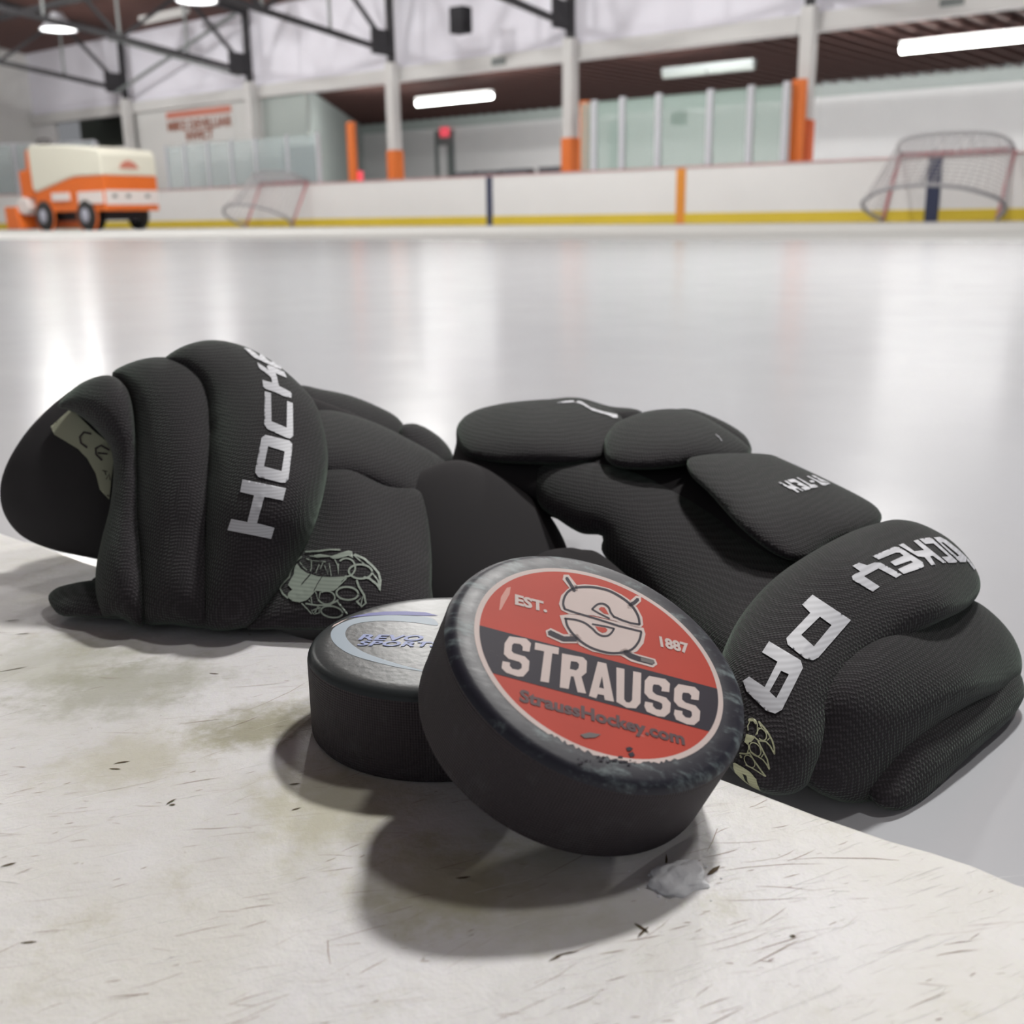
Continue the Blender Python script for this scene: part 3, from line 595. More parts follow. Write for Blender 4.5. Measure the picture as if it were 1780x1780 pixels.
# =================================================================== PUCKS
def puck_mesh(name, loc, rot, lab):
    p = empty(name, loc, lab, 'puck', 'hockey pucks'); p.rotation_mode = 'QUATERNION'; p.rotation_quaternion = rot
    r, h = .0381, .0254
    side = [(0, 0), (r - .0022, 0), (r - .0008, .0004), (r - .0001, .0014), (r, .003), (r, h - .0032), (r - .0002, h - .0022)]
    top = [(r - .0002, h - .0022), (r - .0007, h - .0012), (r - .0016, h - .0004), (r - .0028, h), (r - .006, h), (0.0, h)]
    vs, fs = lathe(side, 160); me_ = MB().add(vs, fs).mesh('side')
    o = link('side_wall', me_, M['rubside'], p, True)
    uvl = me_.uv_layers.new(name='uv')
    for poly in me_.polygons:
        for li in poly.loop_indices:
            c = me_.vertices[me_.loops[li].vertex_index].co; a = atan2(c.y, c.x)
            uvl.data[li].uv = (a * r, c.z)
        ls = list(poly.loop_indices); us_ = [uvl.data[i].uv[0] for i in ls]
        if max(us_) - min(us_) > pi * r:
            for i in ls:
                if uvl.data[i].uv[0] < 0: uvl.data[i].uv[0] += 2 * pi * r
    vs, fs = lathe(top, 160); MB().add(vs, fs).build('top_face', M['rub'] if 'leaning' in lab else M['rubtop'], p, smooth=True)
    return p
PC = np.array([0.02048842, 0.24102543, 0.164 - 0.10152242]); PN = np.array([0.32899343, -0.3382899, 0.88165938]); PN /= np.linalg.norm(PN)
PX = np.array([0.94202855, 0.05239463, -0.33141669]); PX -= PN * (PX @ PN); PX /= np.linalg.norm(PX); PY = np.cross(PN, PX)
front_rot = Matrix(((PX[0], PY[0], PN[0]), (PX[1], PY[1], PN[1]), (PX[2], PY[2], PN[2]))).to_quaternion()
base_c = PC - PN * .0254; base_c[2] += 0.0004
fpk = puck_mesh('hockey_puck', base_c, front_rot, 'scuffed black puck with a round red shop label, leaning in front')
BP = np.array([-0.0208, 0.2935, 0.022]); BT = .0474
bpk = puck_mesh('hockey_puck', BP, Matrix.Identity(3).to_quaternion(), 'black puck with a pale blue swoosh on its face, flat behind the labelled one')
fpk['label'] = 'scuffed black puck with a round red and black label, propped up in front'
def face2d(px, py):         # photograph point -> coordinates on the tilted puck face
    d = ray(px, py); k = ((PC - CAM) @ PN) / (d @ PN); q = CAM + d * k - PC; return (q @ PX, q @ PY)
za = lambda P: [face2d(800 + x / 3.7083, 960 + y / 3.7083) for x, y in P]
def pip(x, y, poly):
    c = False; n = len(poly)
    for i in range(n):
        x0, y0 = poly[i]; x1, y1 = poly[i - 1]
        if (y0 > y) != (y1 > y) and x < (x1 - x0) * (y - y0) / (y1 - y0) + x0: c = not c
    return c
def cdt(loops, extra=()):
    pts = []; ed = []
    for lp in loops:
        k = len(pts); n = len(lp); pts += [Vector((float(p[0]), float(p[1]))) for p in lp]; ed += [(k + i, k + (i + 1) % n) for i in range(n)]
    pts += [Vector((float(p[0]), float(p[1]))) for p in extra]
    V, _, F_, *_r = delaunay_2d_cdt(pts, ed, [], 0, 1e-9)
    out = []
    for f in F_:
        c = sum((V[i] for i in f), Vector((0, 0))) / len(f)
        if sum(pip(c.x, c.y, lp) for lp in loops) % 2: out.append(tuple(f))
    return [(v.x, v.y) for v in V], out
def stroke(P, wd, round_=True):      # ribbon polygon of a polyline
    P = np.array(P, float); T = np.gradient(P, axis=0); T /= np.linalg.norm(T, axis=1)[:, None] + 1e-12; Nn = np.stack([-T[:, 1], T[:, 0]], 1)
    a = [tuple(p + n * wd / 2) for p, n in zip(P, Nn)]; b = [tuple(p - n * wd / 2) for p, n in zip(P, Nn)][::-1]
    if round_:
        e = [tuple(P[-1] + T[-1] * wd / 2 * .8)]; s_ = [tuple(P[0] - T[0] * wd / 2 * .8)]; return a + e + b + s_
    return a + b
def on_face(name, shapes, m, lift, parent, tr=None, z0=.0254):
    b = MB()
    for loops in shapes:
        v, f = cdt(loops); b.add([(x, y, z0 + lift) for x, y in v], f)
    return b.build(name, m, parent)
circle = lambda r, n=120: [(r * cos(2 * pi * i / n), r * sin(2 * pi * i / n)) for i in range(n)]
RO, RI = .0314, .0301
lb = empty('label', (0, 0, 0), None, None); lb.parent = fpk; del_ = None
ragged = [(RO * (1 + (0.0 if not (4.3 < 2 * pi * i / 300 < 5.3) else random.uniform(-.022, .006))) * cos(2 * pi * i / 300), RO * (1 + (0.0 if not (4.3 < 2 * pi * i / 300 < 5.3) else random.uniform(-.03, .004))) * sin(2 * pi * i / 300)) for i in range(300)]
bpy.data.objects.remove(lb)
lab_o = on_face('label', [[ragged, circle(RI)]], M['lw'], .00006, fpk)
tag(lab_o, 'round label: pale ring around red and black fields')
on_face('red_field', [[circle(RI + .0001)]], M['red'], .00005, lab_o)
# black band between two straight edges, clipped to the disc
yl = lambda x, a, b_: a[1] + (b_[1] - a[1]) * (x - a[0]) / (b_[0] - a[0])
bt = za([(140, 487), (1690, 900)]); bb = za([(205, 790), (1600, 1165)])
def arcpt(P0, P1, s):
    P0, P1 = np.array(P0), np.array(P1); d = P1 - P0; A_ = d @ d; B_ = P0 @ d; C_ = P0 @ P0 - RI * RI; q = sqrt(B_ * B_ - A_ * C_); t = (-B_ + s * q) / A_; return P0 + d * t
a1_, a2_, b1_, b2_ = arcpt(bt[0], bt[1], -1), arcpt(bt[0], bt[1], 1), arcpt(bb[0], bb[1], -1), arcpt(bb[0], bb[1], 1)
def arc_(p, q, n=14):
    t0, t1 = atan2(p[1], p[0]), atan2(q[1], q[0])
    if t1 - t0 > pi: t1 -= 2 * pi
    if t0 - t1 > pi: t1 += 2 * pi
    return [(RI * cos(t0 + (t1 - t0) * i / n), RI * sin(t0 + (t1 - t0) * i / n)) for i in range(n + 1)]
on_face('black_band', [[arc_(a2_, b2_) + arc_(b1_, a1_)]], M['lk'], .00010, lab_o)
S1 = [(315, 555), (425, 570), (455, 600), (445, 655), (400, 648), (402, 622), (385, 605), (345, 600), (333, 612), (330, 650), (345, 665), (415, 685), (445, 715), (440, 775), (405, 815), (370, 815), (295, 790), (265, 760), (272, 715), (320, 725), (318, 745), (335, 765), (375, 772), (395, 760), (395, 735), (380, 720), (310, 700), (280, 670), (285, 600)]
T_ = [(482, 595), (635, 628), (632, 672), (592, 665), (570, 855), (515, 845), (540, 652), (478, 640)]
R_ = [[(655, 665), (790, 690), (815, 715), (812, 790), (780, 815), (810, 925), (755, 915), (730, 815), (712, 812), (697, 895), (640, 885)], [(712, 715), (705, 765), (745, 775), (760, 762), (765, 735), (750, 720)]]
A_ = [[(885, 718), (940, 730), (990, 978), (930, 965), (925, 935), (885, 928), (875, 955), (828, 940)], [(912, 812), (893, 885), (925, 893)]]
U_ = [(1005, 755), (1057, 765), (1055, 960), (1068, 980), (1092, 982), (1106, 965), (1113, 780), (1165, 790), (1160, 985), (1130, 1020), (1070, 1015), (1005, 978)]
S2 = [(1215, 810), (1320, 830), (1350, 860), (1345, 915), (1295, 908), (1298, 885), (1280, 868), (1245, 865), (1238, 880), (1238, 910), (1260, 930), (1325, 950), (1355, 985), (1350, 1045), (1315, 1075), (1270, 1070), (1200, 1040), (1185, 1005), (1190, 975), (1240, 985), (1240, 1005), (1260, 1025), (1290, 1030), (1302, 1015), (1300, 990), (1285, 980), (1215, 955), (1185, 920), (1188, 840)]
S3 = [(x + 190, y + 52) for x, y in S2]
on_face('lettering', [[za(S1)], [za(T_)], [za(q) for q in R_], [za(q) for q in A_], [za(U_)], [za(S2)], [za(S3)]], M['lw'], .00016, lab_o)
# small texts, laid between two anchor points of the face
def face_text(body, p0, p1, size, m, bold, name='lettering', lift=.00016, sp=1.0):
    v, f = text_mesh(body, size, bold, spacing=sp); xs_ = [p[0] for p in v]; x0, wd = min(xs_), max(xs_) - min(xs_)
    a = np.array(face2d(*p0)); b = np.array(face2d(*p1)); d = b - a; ln = np.linalg.norm(d); d /= ln; n_ = np.array([-d[1], d[0]]); k = ln / wd
    MB().add([(*(a + d * (p[0] - x0) * k + n_ * p[1]), .0254 + lift) for p in v], f).build(name, m, lab_o)
g_ = lambda x, y: (800 + x / 3.7083, 960 + y / 3.7083)
face_text('EST.', g_(352, 345), g_(560, 398), .0050, M['lw'], .00022)
face_text('1887', g_(1290, 617), g_(1478, 665), .0050, M['lw'], .00022)
face_text('StraussHockey.com', g_(380, 970), g_(1448, 1254), .0050, M['lk2'], .00020)
# emblem
halo = [[za([(735, 225), (800, 218), (880, 225), (960, 245), (1040, 285), (1085, 315), (1140, 370), (1172, 430), (1178, 480), (1160, 500), (1130, 498), (1000, 455), (860, 420), (700, 410), (650, 385), (635, 345), (650, 290), (690, 250)])],
        [za([(640, 420), (700, 412), (850, 425), (1050, 470), (1180, 500), (1192, 540), (1180, 600), (1140, 650), (1070, 678), (960, 675), (850, 652), (770, 612), (700, 545), (660, 480)])],
        [za(stroke([(678, 172), (740, 250)], 50))], [za(stroke([(1148, 310), (1090, 360)], 50))], [za(stroke([(570, 528), (660, 570), (760, 570)], 58))], [za(stroke([(1050, 655), (1110, 690), (1248, 728)], 56))]]
on_face('emblem', halo, M['lw'], .00014, lab_o)
inkl = [stroke([(684, 178), (708, 215), (735, 262)], 20), stroke([(1143, 316), (1120, 338), (1092, 352)], 24), stroke([(574, 530), (610, 548), (665, 572), (745, 572)], 34), stroke([(1062, 655), (1095, 680), (1150, 700), (1240, 724)], 34)]
up = spline([(745, 240), (800, 236), (870, 240), (960, 262), (1050, 312), (1110, 365), (1145, 425), (1155, 478)], 40, False)
lo = spline([(678, 440), (690, 490), (730, 545), (790, 598), (860, 636), (960, 662), (1050, 658), (1110, 635), (1150, 585), (1165, 528)], 40, False)
lf = spline([(745, 240), (700, 262), (672, 300), (662, 345), (672, 378)], 20, False)
inkl += [stroke(up, 15), stroke(lo, 15), stroke(lf, 15), stroke([(670, 378), (740, 402), (870, 440), (1020, 488), (1166, 524)], 13), stroke([(1155, 478), (1100, 470), (1040, 450), (990, 428)], 13),
         stroke(spline([(990, 430), (968, 400), (955, 368), (925, 346), (893, 345), (868, 360), (848, 380)], 24, False), 13), stroke([(848, 380), (890, 405), (960, 440)], 11),
         stroke(spline([(672, 440), (740, 448), (800, 468), (850, 505), (880, 535), (915, 552), (950, 550), (975, 530), (990, 505)], 30, False), 13), stroke([(990, 505), (940, 492), (850, 476)], 11)]
on_face('emblem_outline', [[za(q)] for q in inkl], M['lk'], .00018, lab_o)
on_face('emblem_counter', [[za([(890, 378), (905, 366), (928, 368), (942, 388), (957, 415), (925, 408)])], [za([(868, 490), (935, 500), (948, 513), (938, 528), (915, 533), (888, 518)])]], M['red'], .00019, lab_o)
# worn spots on the label
scf = []
for i in range(26):
    cx, cy = random.uniform(760, 1150), random.gauss(1360, 16); r = random.uniform(3, 14)
    scf.append([za([(cx + r * 1.6 * cos(t) * random.uniform(.5, 1.2), cy + r * .6 * sin(t) * random.uniform(.5, 1.2)) for t in np.linspace(0, 2 * pi, 9)[:-1]])])
scf.append([za([(1065, 1275), (1090, 1268), (1112, 1280), (1095, 1295), (1075, 1295)])]); scf.append([za([(1080, 1310), (1110, 1300), (1125, 1325), (1095, 1335)])])
on_face('scuff', scf, M['lk'], .00022, lab_o)
on_face('scuff', [[za([(250, 385), (262, 300), (300, 240), (325, 235), (318, 280), (290, 330), (262, 382)])]], mat('pale_scuff', (.62, .27, .22), .6), .00007, lab_o)
GS = mat('grey_smudge', (.12, .10, .10), .6)
for q_ in ([(770, 1190), (830, 1175), (905, 1188), (870, 1208), (800, 1212)], [(1160, 690), (1250, 712), (1240, 735), (1165, 715)]): on_face('smudge', [[za(q_)]], GS, .0002, lab_o)

# swoosh and words on the flat puck
zb = lambda P: [tuple((at_z(480 + x / 5.5625, 920 + y / 5.5625, BT) - BP)[:2]) for x, y in P]
sw = [(1500, 860), (1300, 838), (1100, 832), (900, 842), (740, 870), (620, 915), (550, 965), (528, 1025), (560, 1100), (660, 1180), (800, 1240), (1000, 1295), (1200, 1340), (1440, 1378), (1400, 1362), (1200, 1310), (1010, 1250), (850, 1190), (740, 1120), (680, 1050), (672, 990), (720, 935), (820, 905), (960, 890), (1150, 890), (1350, 905), (1560, 930)]
swo = on_face('swoosh', [[zb(spline(sw, 160))]], M['pale'], .00006, bpk)
on_face('swoosh_edge', [[zb([(700, 858), (780, 835), (900, 812), (1050, 798), (1250, 795), (1450, 805), (1560, 835), (1450, 838), (1200, 830), (1000, 832), (850, 842)])]], M['blue'], .00008, bpk)
on_face('swoosh_edge', [[zb([(535, 952), (560, 925), (640, 885), (690, 868), (640, 895), (560, 940)])]], M['lw'], .00008, bpk)
def flat_text(body, p0, p1, ph, m, shear):
    v, f = text_mesh(body, 1.0, .03, shear=shear, spacing=1.05); xs_ = [p[0] for p in v]; ys_ = [p[1] for p in v]; x0, wd = min(xs_), max(xs_) - min(xs_); H = max(ys_)
    a, b, c = [np.array(zb([p])[0]) for p in (p0, p1, ph)]; d = b - a; n_ = (c - a)
    MB().add([(*(a + d * (p[0] - x0) / wd + n_ * p[1] / H), .0254 + .00016) for p in v], f).build('lettering', m, bpk)
flat_text('REVO', (790, 1070), (1420, 1082), (810, 1018), M['lblue'], .2)
flat_text('SPORTS', (780, 1126), (1600, 1140), (800, 1080), M['lblue'], .2)

# =================================================================== GLOVES
def edge_dist(q, B):      # distance from points q to closed polyline B
    a = B; b = np.roll(B, -1, 0); d = b - a; L2 = (d ** 2).sum(1) + 1e-12
    out = np.full(len(q), 1e9)
    for i in range(len(a)):
        t = np.clip(((q - a[i]) @ d[i]) / L2[i], 0, 1); out = np.minimum(out, np.hypot(*(q - a[i] - t[:, None] * d[i]).T))
    return out
def inside(q, B):
    c = np.zeros(len(q), bool); n = len(B)
    for i in range(n):
        x0, y0 = B[i]; x1, y1 = B[i - 1]
        if y0 == y1: continue
        m_ = ((y0 > q[:, 1]) != (y1 > q[:, 1])) & (q[:, 0] < (x1 - x0) * (q[:, 1] - y0) / (y1 - y0) + x0); c ^= m_
    return c
def pad(name, outline, dep, Tf, Tb, m, parent, power=.5, step=8.0, sub=1, rests=True, fold=None):
    """a stuffed cushion: its outline, its distance at each point, and how far it bulges to either side"""
    P = np.array(outline, float); per = np.hypot(*(np.roll(P, -1, 0) - P).T).sum(); nb = max(24, int(per / (step * .8)))
    B = spline(P, nb * 3); seg = np.r_[0, np.cumsum(np.hypot(*(np.roll(B, -1, 0) - B).T))]; t = np.linspace(0, seg[-1], nb, endpoint=False)
    Bc = np.vstack([B, B[:1]]); B = np.stack([np.interp(t, seg, Bc[:, 0]), np.interp(t, seg, Bc[:, 1])], 1)
    # interior sample points
    mn, mx = B.min(0), B.max(0); hx = [(x + (step / 2 if j % 2 else 0), y) for j, y in enumerate(np.arange(mn[1], mx[1], step * .87)) for x in np.arange(mn[0], mx[0], step)]
    hx = np.array(hx); hx = hx[inside(hx, B)]; hx = hx[edge_dist(hx, B) > 9.5] if len(hx) else hx
    T = np.roll(B, -1, 0) - np.roll(B, 1, 0); T /= np.linalg.norm(T, axis=1)[:, None]; area_ = 0.5 * np.sum(B[:, 0] * np.roll(B[:, 1], -1) - np.roll(B[:, 0], -1) * B[:, 1]); nrm = np.stack([-T[:, 1], T[:, 0]], 1) * (1 if area_ > 0 else -1)
    ins = []
    for d in (0.5, 1.6, 3.6, 6.6):
        q = B + nrm * d; ok = inside(q, B); q = q[ok]; q = q[edge_dist(q, B) > d * .93]; ins.append(q)
    pts = np.vstack([B] + ins + ([hx] if len(hx) else []))
    # inflate: solve Poisson on a grid
    g = 5.0; nx, ny = int((mx[0] - mn[0]) / g) + 5, int((mx[1] - mn[1]) / g) + 5; gx = mn[0] - 2 * g + g * np.arange(nx); gy = mn[1] - 2 * g + g * np.arange(ny)
    GX, GY = np.meshgrid(gx, gy); q = np.stack([GX.ravel(), GY.ravel()], 1); ins_ = inside(q, B).reshape(ny, nx); dist = edge_dist(q, B).reshape(ny, nx)
    phi = np.zeros((ny, nx))
    for it in range(900):
        phi[1:-1, 1:-1] = (phi[:-2, 1:-1] + phi[2:, 1:-1] + phi[1:-1, :-2] + phi[1:-1, 2:] + g * g) / 4; phi[~ins_] = 0
    ratio = np.where(ins_ & (dist > g * .7), phi / np.maximum(dist, 1e-6), 0); wgt = (ratio > 0).astype(float)
    for it in range(6):
        a = ratio * wgt; sa = a.copy(); sw_ = wgt.copy()
        for dx, dy in ((1, 0), (-1, 0), (0, 1), (0, -1)): sa += np.roll(a, (dy, dx), (0, 1)); sw_ += np.roll(wgt, (dy, dx), (0, 1))
        new = sa / np.maximum(sw_, 1e-9); ratio = np.where(wgt > 0, ratio, new); wgt = np.maximum(wgt, (sw_ > 0).astype(float))
    fx = np.clip((pts[:, 0] - gx[0]) / g, 0, nx - 1.001); fy = np.clip((pts[:, 1] - gy[0]) / g, 0, ny - 1.001); ix, iy = fx.astype(int), fy.astype(int); fx -= ix; fy -= iy
    rt = ratio[iy, ix] * (1 - fx) * (1 - fy) + ratio[iy, ix + 1] * fx * (1 - fy) + ratio[iy + 1, ix] * (1 - fx) * fy + ratio[iy + 1, ix + 1] * fx * fy
    dd = edge_dist(pts, B); dd[:nb] = 0; ph = rt * dd; hgt = (ph / ph.max()) ** power
    V, _, F_, ov, *_r = delaunay_2d_cdt([Vector((float(a), float(b))) for a, b in pts], [(i, (i + 1) % nb) for i in range(nb)], [list(range(nb))], 1, 1e-6)
    ids = [o_[0] if len(o_) else 0 for o_ in ov]
    hs = hgt[ids]; bd = np.array([i < nb for i in ids])
    loc = np.array(parent.location) if parent.parent is None else np.array(parent.location)
    vs = []; n = len(V)
    def put(x, y, D):
        p = CAM + ray(x, y) * D
        if rests:
            fz = floor_z(p[0], p[1]) + .0004
            if p[2] < fz: p[2] = fz
        return p - ROOT
    fr_ = [put(v.x, v.y, dep(v.x, v.y) - Tf * hh) for v, hh in zip(V, hs)]
    bidx = {}; bk = []
    for i, (v, hh) in enumerate(zip(V, hs)):
        if bd[i]: bidx[i] = i
        else: bidx[i] = n + len(bk); bk.append(put(v.x, v.y, dep(v.x, v.y) + Tb * hh))
    fs = [tuple(f) for f in F_] + [tuple(bidx[i] for i in reversed(f)) for f in F_]
    me = bpy.data.meshes.new(name); me.from_pydata([tuple(p) for p in fr_ + bk], [], fs); me.update()
    bm = bmesh.new(); bm.from_mesh(me); bmesh.ops.recalc_face_normals(bm, faces=bm.faces); bm.to_mesh(me); bm.free()
    return link(name, me, m, parent, True)
DK = 1.0
def plane_dep(*a):        # distance varies smoothly between the given anchors (px, py, D)
    A = np.array([[1, x / 1000, y / 1000] for x, y, _ in a]); b = np.array([d for *_, d in a]) * DK
    s = np.linalg.solve(A.T @ A + np.diag([0, 1e-4, 1e-4]), A.T @ b); r = b - A @ s
    ax, ay = A[:, 1] * 1000, A[:, 2] * 1000
    def f(x, y):
        w_ = 1 / ((ax - x) ** 2 + (ay - y) ** 2 + 55 ** 2) ** 1.5
        return s[0] + s[1] * x / 1000 + s[2] * y / 1000 + float((w_ * r).sum() / w_.sum())
    return f

FB, PL, LI = M['fabric'], M['palm'], M['lining']
def surf(objs):
    vs = []; fs = []
    for o in objs:
        k = len(vs); vs += [Vector(v.co) + Vector(ROOT) for v in o.data.vertices]; fs += [[i + k for i in p.vertices] for p in o.data.polygons]
    return BVHTree.FromPolygons(vs, fs)
def printed(name, shapes, conv, target, m, lift=.00035, dens=3.0):
    """ink printed on the stuffed surface of a pad"""
    t = surf([target]); b = MB(); o_ = Vector(CAM)
    for loops in shapes:
        lp = []
        for q in loops:
            q = [conv(*p) for p in q]; r = []
            for p, s in zip(q, q[1:] + q[:1]):
                n = max(1, int(np.hypot(s[0] - p[0], s[1] - p[1]) / dens)); r += [(p[0] + (s[0] - p[0]) * i / n, p[1] + (s[1] - p[1]) * i / n) for i in range(n)]
            lp.append(r)
        al = np.array(lp[0]); gx_ = np.arange(al[:, 0].min(), al[:, 0].max(), dens); gy_ = np.arange(al[:, 1].min(), al[:, 1].max(), dens)
        ex = []
        if len(gx_) * len(gy_) < 6000:
            q = np.array([(x, y) for x in gx_ for y in gy_]) if len(gx_) and len(gy_) else np.zeros((0, 2))
            if len(q):
                k = inside(q, al); q = q[k]
                if len(q): ex = [tuple(p) for p in q[edge_dist(q, al) > dens * .5]]
        v, f = cdt(lp, ex); P = []; ok = []
        for x, y in v:
            d = Vector(ray(x, y)).normalized(); loc, nn, _, _ = t.ray_cast(o_, d)
            ok.append(loc is not None)
            if loc is None: P.append((0, 0, 0)); continue
            if nn.dot(d) > 0: nn = -nn
            P.append(tuple(loc + nn * lift - Vector(ROOT)))
        f = [q for q in f if all(ok[i] for i in q)]
        b.add(P, f)
    # drop unused
    o = b.build(name, m, target, smooth=True); o.parent = target
    bm = bmesh.new(); bm.from_mesh(o.data); bmesh.ops.delete(bm, geom=[v for v in bm.verts if not v.link_faces], context='VERTS'); bm.to_mesh(o.data); bm.free()
    return o

# ---- left glove
DK = .968
ROOT = np.array([at_z(330, 1060, .022)[0], at_z(330, 1060, .022)[1] + .03, .022])
G = empty('hockey_glove', ROOT, 'black padded hockey glove lying at the left, cuff opening and cream tag towards the left', 'glove', 'pair of hockey gloves')
pad('palm_body', [(150, 720), (230, 660), (400, 640), (540, 690), (640, 730), (730, 780), (790, 850), (860, 870), (900, 960), (860, 1060), (740, 1085), (500, 1085), (300, 1082), (160, 1062), (185, 960), (190, 850), (150, 780)], plane_dep((200, 1060, .455), (800, 1060, .455), (400, 650, .51), (800, 800, .53)), .018, .035, PL, G, .5, 12)
pad('cuff_flap', [(232, 700), (205, 664), (175, 655), (140, 668), (90, 705), (45, 752), (12, 806), (0, 852), (8, 895), (38, 932), (90, 955), (168, 972), (230, 985), (262, 850)], plane_dep((0, 850, .475), (230, 700, .49), (168, 970, .465)), .022, .012, LI, G, .5)
flap = COL.objects[-1] if False else [o for o in G.children if o.name.startswith('cuff_flap')][0]
pad('cuff_tongue', [(84, 1042), (90, 1028), (110, 1018), (165, 1008), (260, 1004), (280, 1040), (262, 1074), (130, 1072), (100, 1066)], plane_dep((90, 1040, .425), (260, 1040, .42), (170, 1070, .412)), .012, .012, FB, G)
pad('wrist_pad', [(195, 648), (240, 626), (290, 621), (335, 637), (362, 668), (374, 730), (378, 850), (376, 1000), (372, 1086), (300, 1086), (240, 1078), (228, 1000), (222, 850), (222, 720), (210, 672)], plane_dep((220, 650, .475), (330, 640, .475), (300, 1086, .405), (230, 850, .445), (370, 850, .435), (300, 950, .428)), .026, .03, FB, G, .5)
roll = pad('cuff_roll', [(100, 705), (138, 668), (185, 652), (215, 668), (230, 705), (238, 780), (243, 900), (252, 1078), (205, 1072), (172, 1066), (166, 1000), (176, 940), (191, 880), (197, 820), (192, 780), (172, 752), (146, 728), (118, 712)], plane_dep((110, 700, .462), (200, 660, .462), (230, 800, .44), (200, 1070, .408), (195, 850, .436), (240, 950, .42)), .016, .018, FB, G, .5, 7)
logo_pad = pad('side_pad', [(540, 835), (562, 815), (585, 811), (620, 817), (672, 841), (725, 850), (740, 872), (748, 930), (750, 1010), (740, 1088), (600, 1094), (480, 1094), (425, 1086), (470, 1000), (510, 920)], plane_dep((560, 820, .455), (730, 860, .465), (740, 1085, .40), (480, 1090, .40), (600, 950, .43), (500, 1000, .42)), .020, .02, FB, G, .42)
pad('palm_heel', [(700, 850), (740, 815), (800, 800), (870, 828), (935, 873), (962, 905), (984, 948), (990, 985), (950, 1060), (850, 1095), (740, 1098), (690, 1000)], plane_dep((740, 850, .475), (960, 900, .485), (740, 1090, .43), (950, 1050, .45)), .020, .022, PL, G, .5, 10)
pad('outer_finger_strip', [(520, 672), (560, 677), (610, 688), (660, 708), (692, 727), (706, 752), (690, 775), (640, 770), (580, 735), (530, 712)], plane_dep((540, 690, .54), (700, 750, .56), (600, 760, .53)), .012, .015, FB, G)
pad('fingertip_pad', [(695, 745), (712, 736), (735, 741), (762, 758), (782, 780), (789, 805), (778, 835), (740, 820), (700, 780)], plane_dep((700, 745, .545), (785, 800, .55), (740, 820, .535)), .012, .015, FB, G)
pad('finger_pad', [(530, 720), (560, 712), (600, 718), (655, 736), (712, 764), (765, 795), (800, 828), (815, 865), (790, 905), (735, 880), (680, 862), (620, 838), (560, 826), (530, 790)], plane_dep((550, 715, .505), (790, 810, .52), (560, 820, .46), (780, 890, .475), (650, 800, .482), (700, 770, .502)), .020, .022, FB, G, .5)
band = pad('cuff_band', [(283, 628), (318, 602), (368, 591), (422, 601), (470, 626), (515, 662), (546, 698), (563, 745), (570, 800), (562, 860), (541, 930), (505, 1000), (465, 1056), (432, 1090), (352, 1088), (346, 1000), (352, 850), (358, 740), (348, 672), (318, 640)], plane_dep((300, 625, .475), (420, 600, .49), (560, 760, .452), (400, 1088, .402), (360, 850, .432), (480, 850, .43), (500, 1000, .415), (370, 1000, .412)), .030, .034, FB, G, .5)
c7 = lambda x, y: (380 + x / 4.238, 590 + y / 4.238)
printed('lettering', [[[(180, 1035), (495, 1100), (472, 1190), (338, 1163), (285, 1355), (410, 1388), (385, 1470), (70, 1408), (97, 1325), (215, 1348), (264, 1152), (162, 1127)]],
    [[(345, 708), (520, 750), (540, 775), (538, 820), (512, 1035), (490, 1060), (460, 1060), (295, 1018), (272, 985), (275, 950), (318, 730)], [(365, 792), (485, 830), (463, 975), (335, 940)]],
    [[(340, 388), (386, 400), (390, 608), (500, 655), (503, 458), (545, 475), (548, 715), (525, 735), (500, 730), (360, 665), (336, 628)]],
    ], c7, band, M['print'])
k7 = lambda x, y: (420 + x / 17.8, 590 + y / 17.8)
printed('lettering', [[[(640, 1270), (790, 1320), (945, 1360), (915, 1215), (850, 1140), (740, 1050), (560, 925), (510, 840), (480, 725), (600, 810), (740, 900), (835, 975), (770, 855), (830, 815), (920, 850), (1100, 930), (1310, 1030), (1395, 1210), (1250, 1150), (1045, 1065), (1100, 1220), (1150, 1460), (1330, 1550), (1510, 1650), (1540, 1710), (1530, 1830), (1330, 1790), (1050, 1660), (740, 1550), (670, 1480)]],
    [[(60, 290), (140, 290), (260, 330), (420, 440), (545, 550), (560, 470), (640, 500), (780, 640), (850, 695), (935, 715), (1000, 700), (1100, 760), (1225, 910), (1205, 950), (1040, 890), (900, 820), (700, 730), (560, 660), (420, 605), (300, 510), (170, 380)]]], k7, band, M['print'], dens=1.6)
lc = lambda x, y: (480 + x / 5.5625, 920 + y / 5.5625)
fill = [[(205, 335), (235, 380), (300, 430), (345, 440), (400, 460), (520, 468), (650, 462), (690, 470), (640, 500), (600, 570), (560, 600), (440, 605), (385, 600), (350, 640), (300, 690), (230, 712), (160, 700), (115, 660), (120, 620), (160, 590), (118, 545), (140, 500), (175, 440), (180, 380)]]
shp = [[f] for f in fill]
shp += [[[(320, 265), (430, 245), (540, 265), (620, 235), (700, 210), (735, 220), (745, 285), (700, 262), (600, 290), (550, 292), (520, 272), (400, 280)]]]
def ell(cx, cy, a, b, r, n=36, t0=0, t1=2 * pi): return [(cx + a * cos(t) * cos(r) - b * sin(t) * sin(r), cy + a * cos(t) * sin(r) + b * sin(t) * cos(r)) for t in np.linspace(t0, t1, n)]
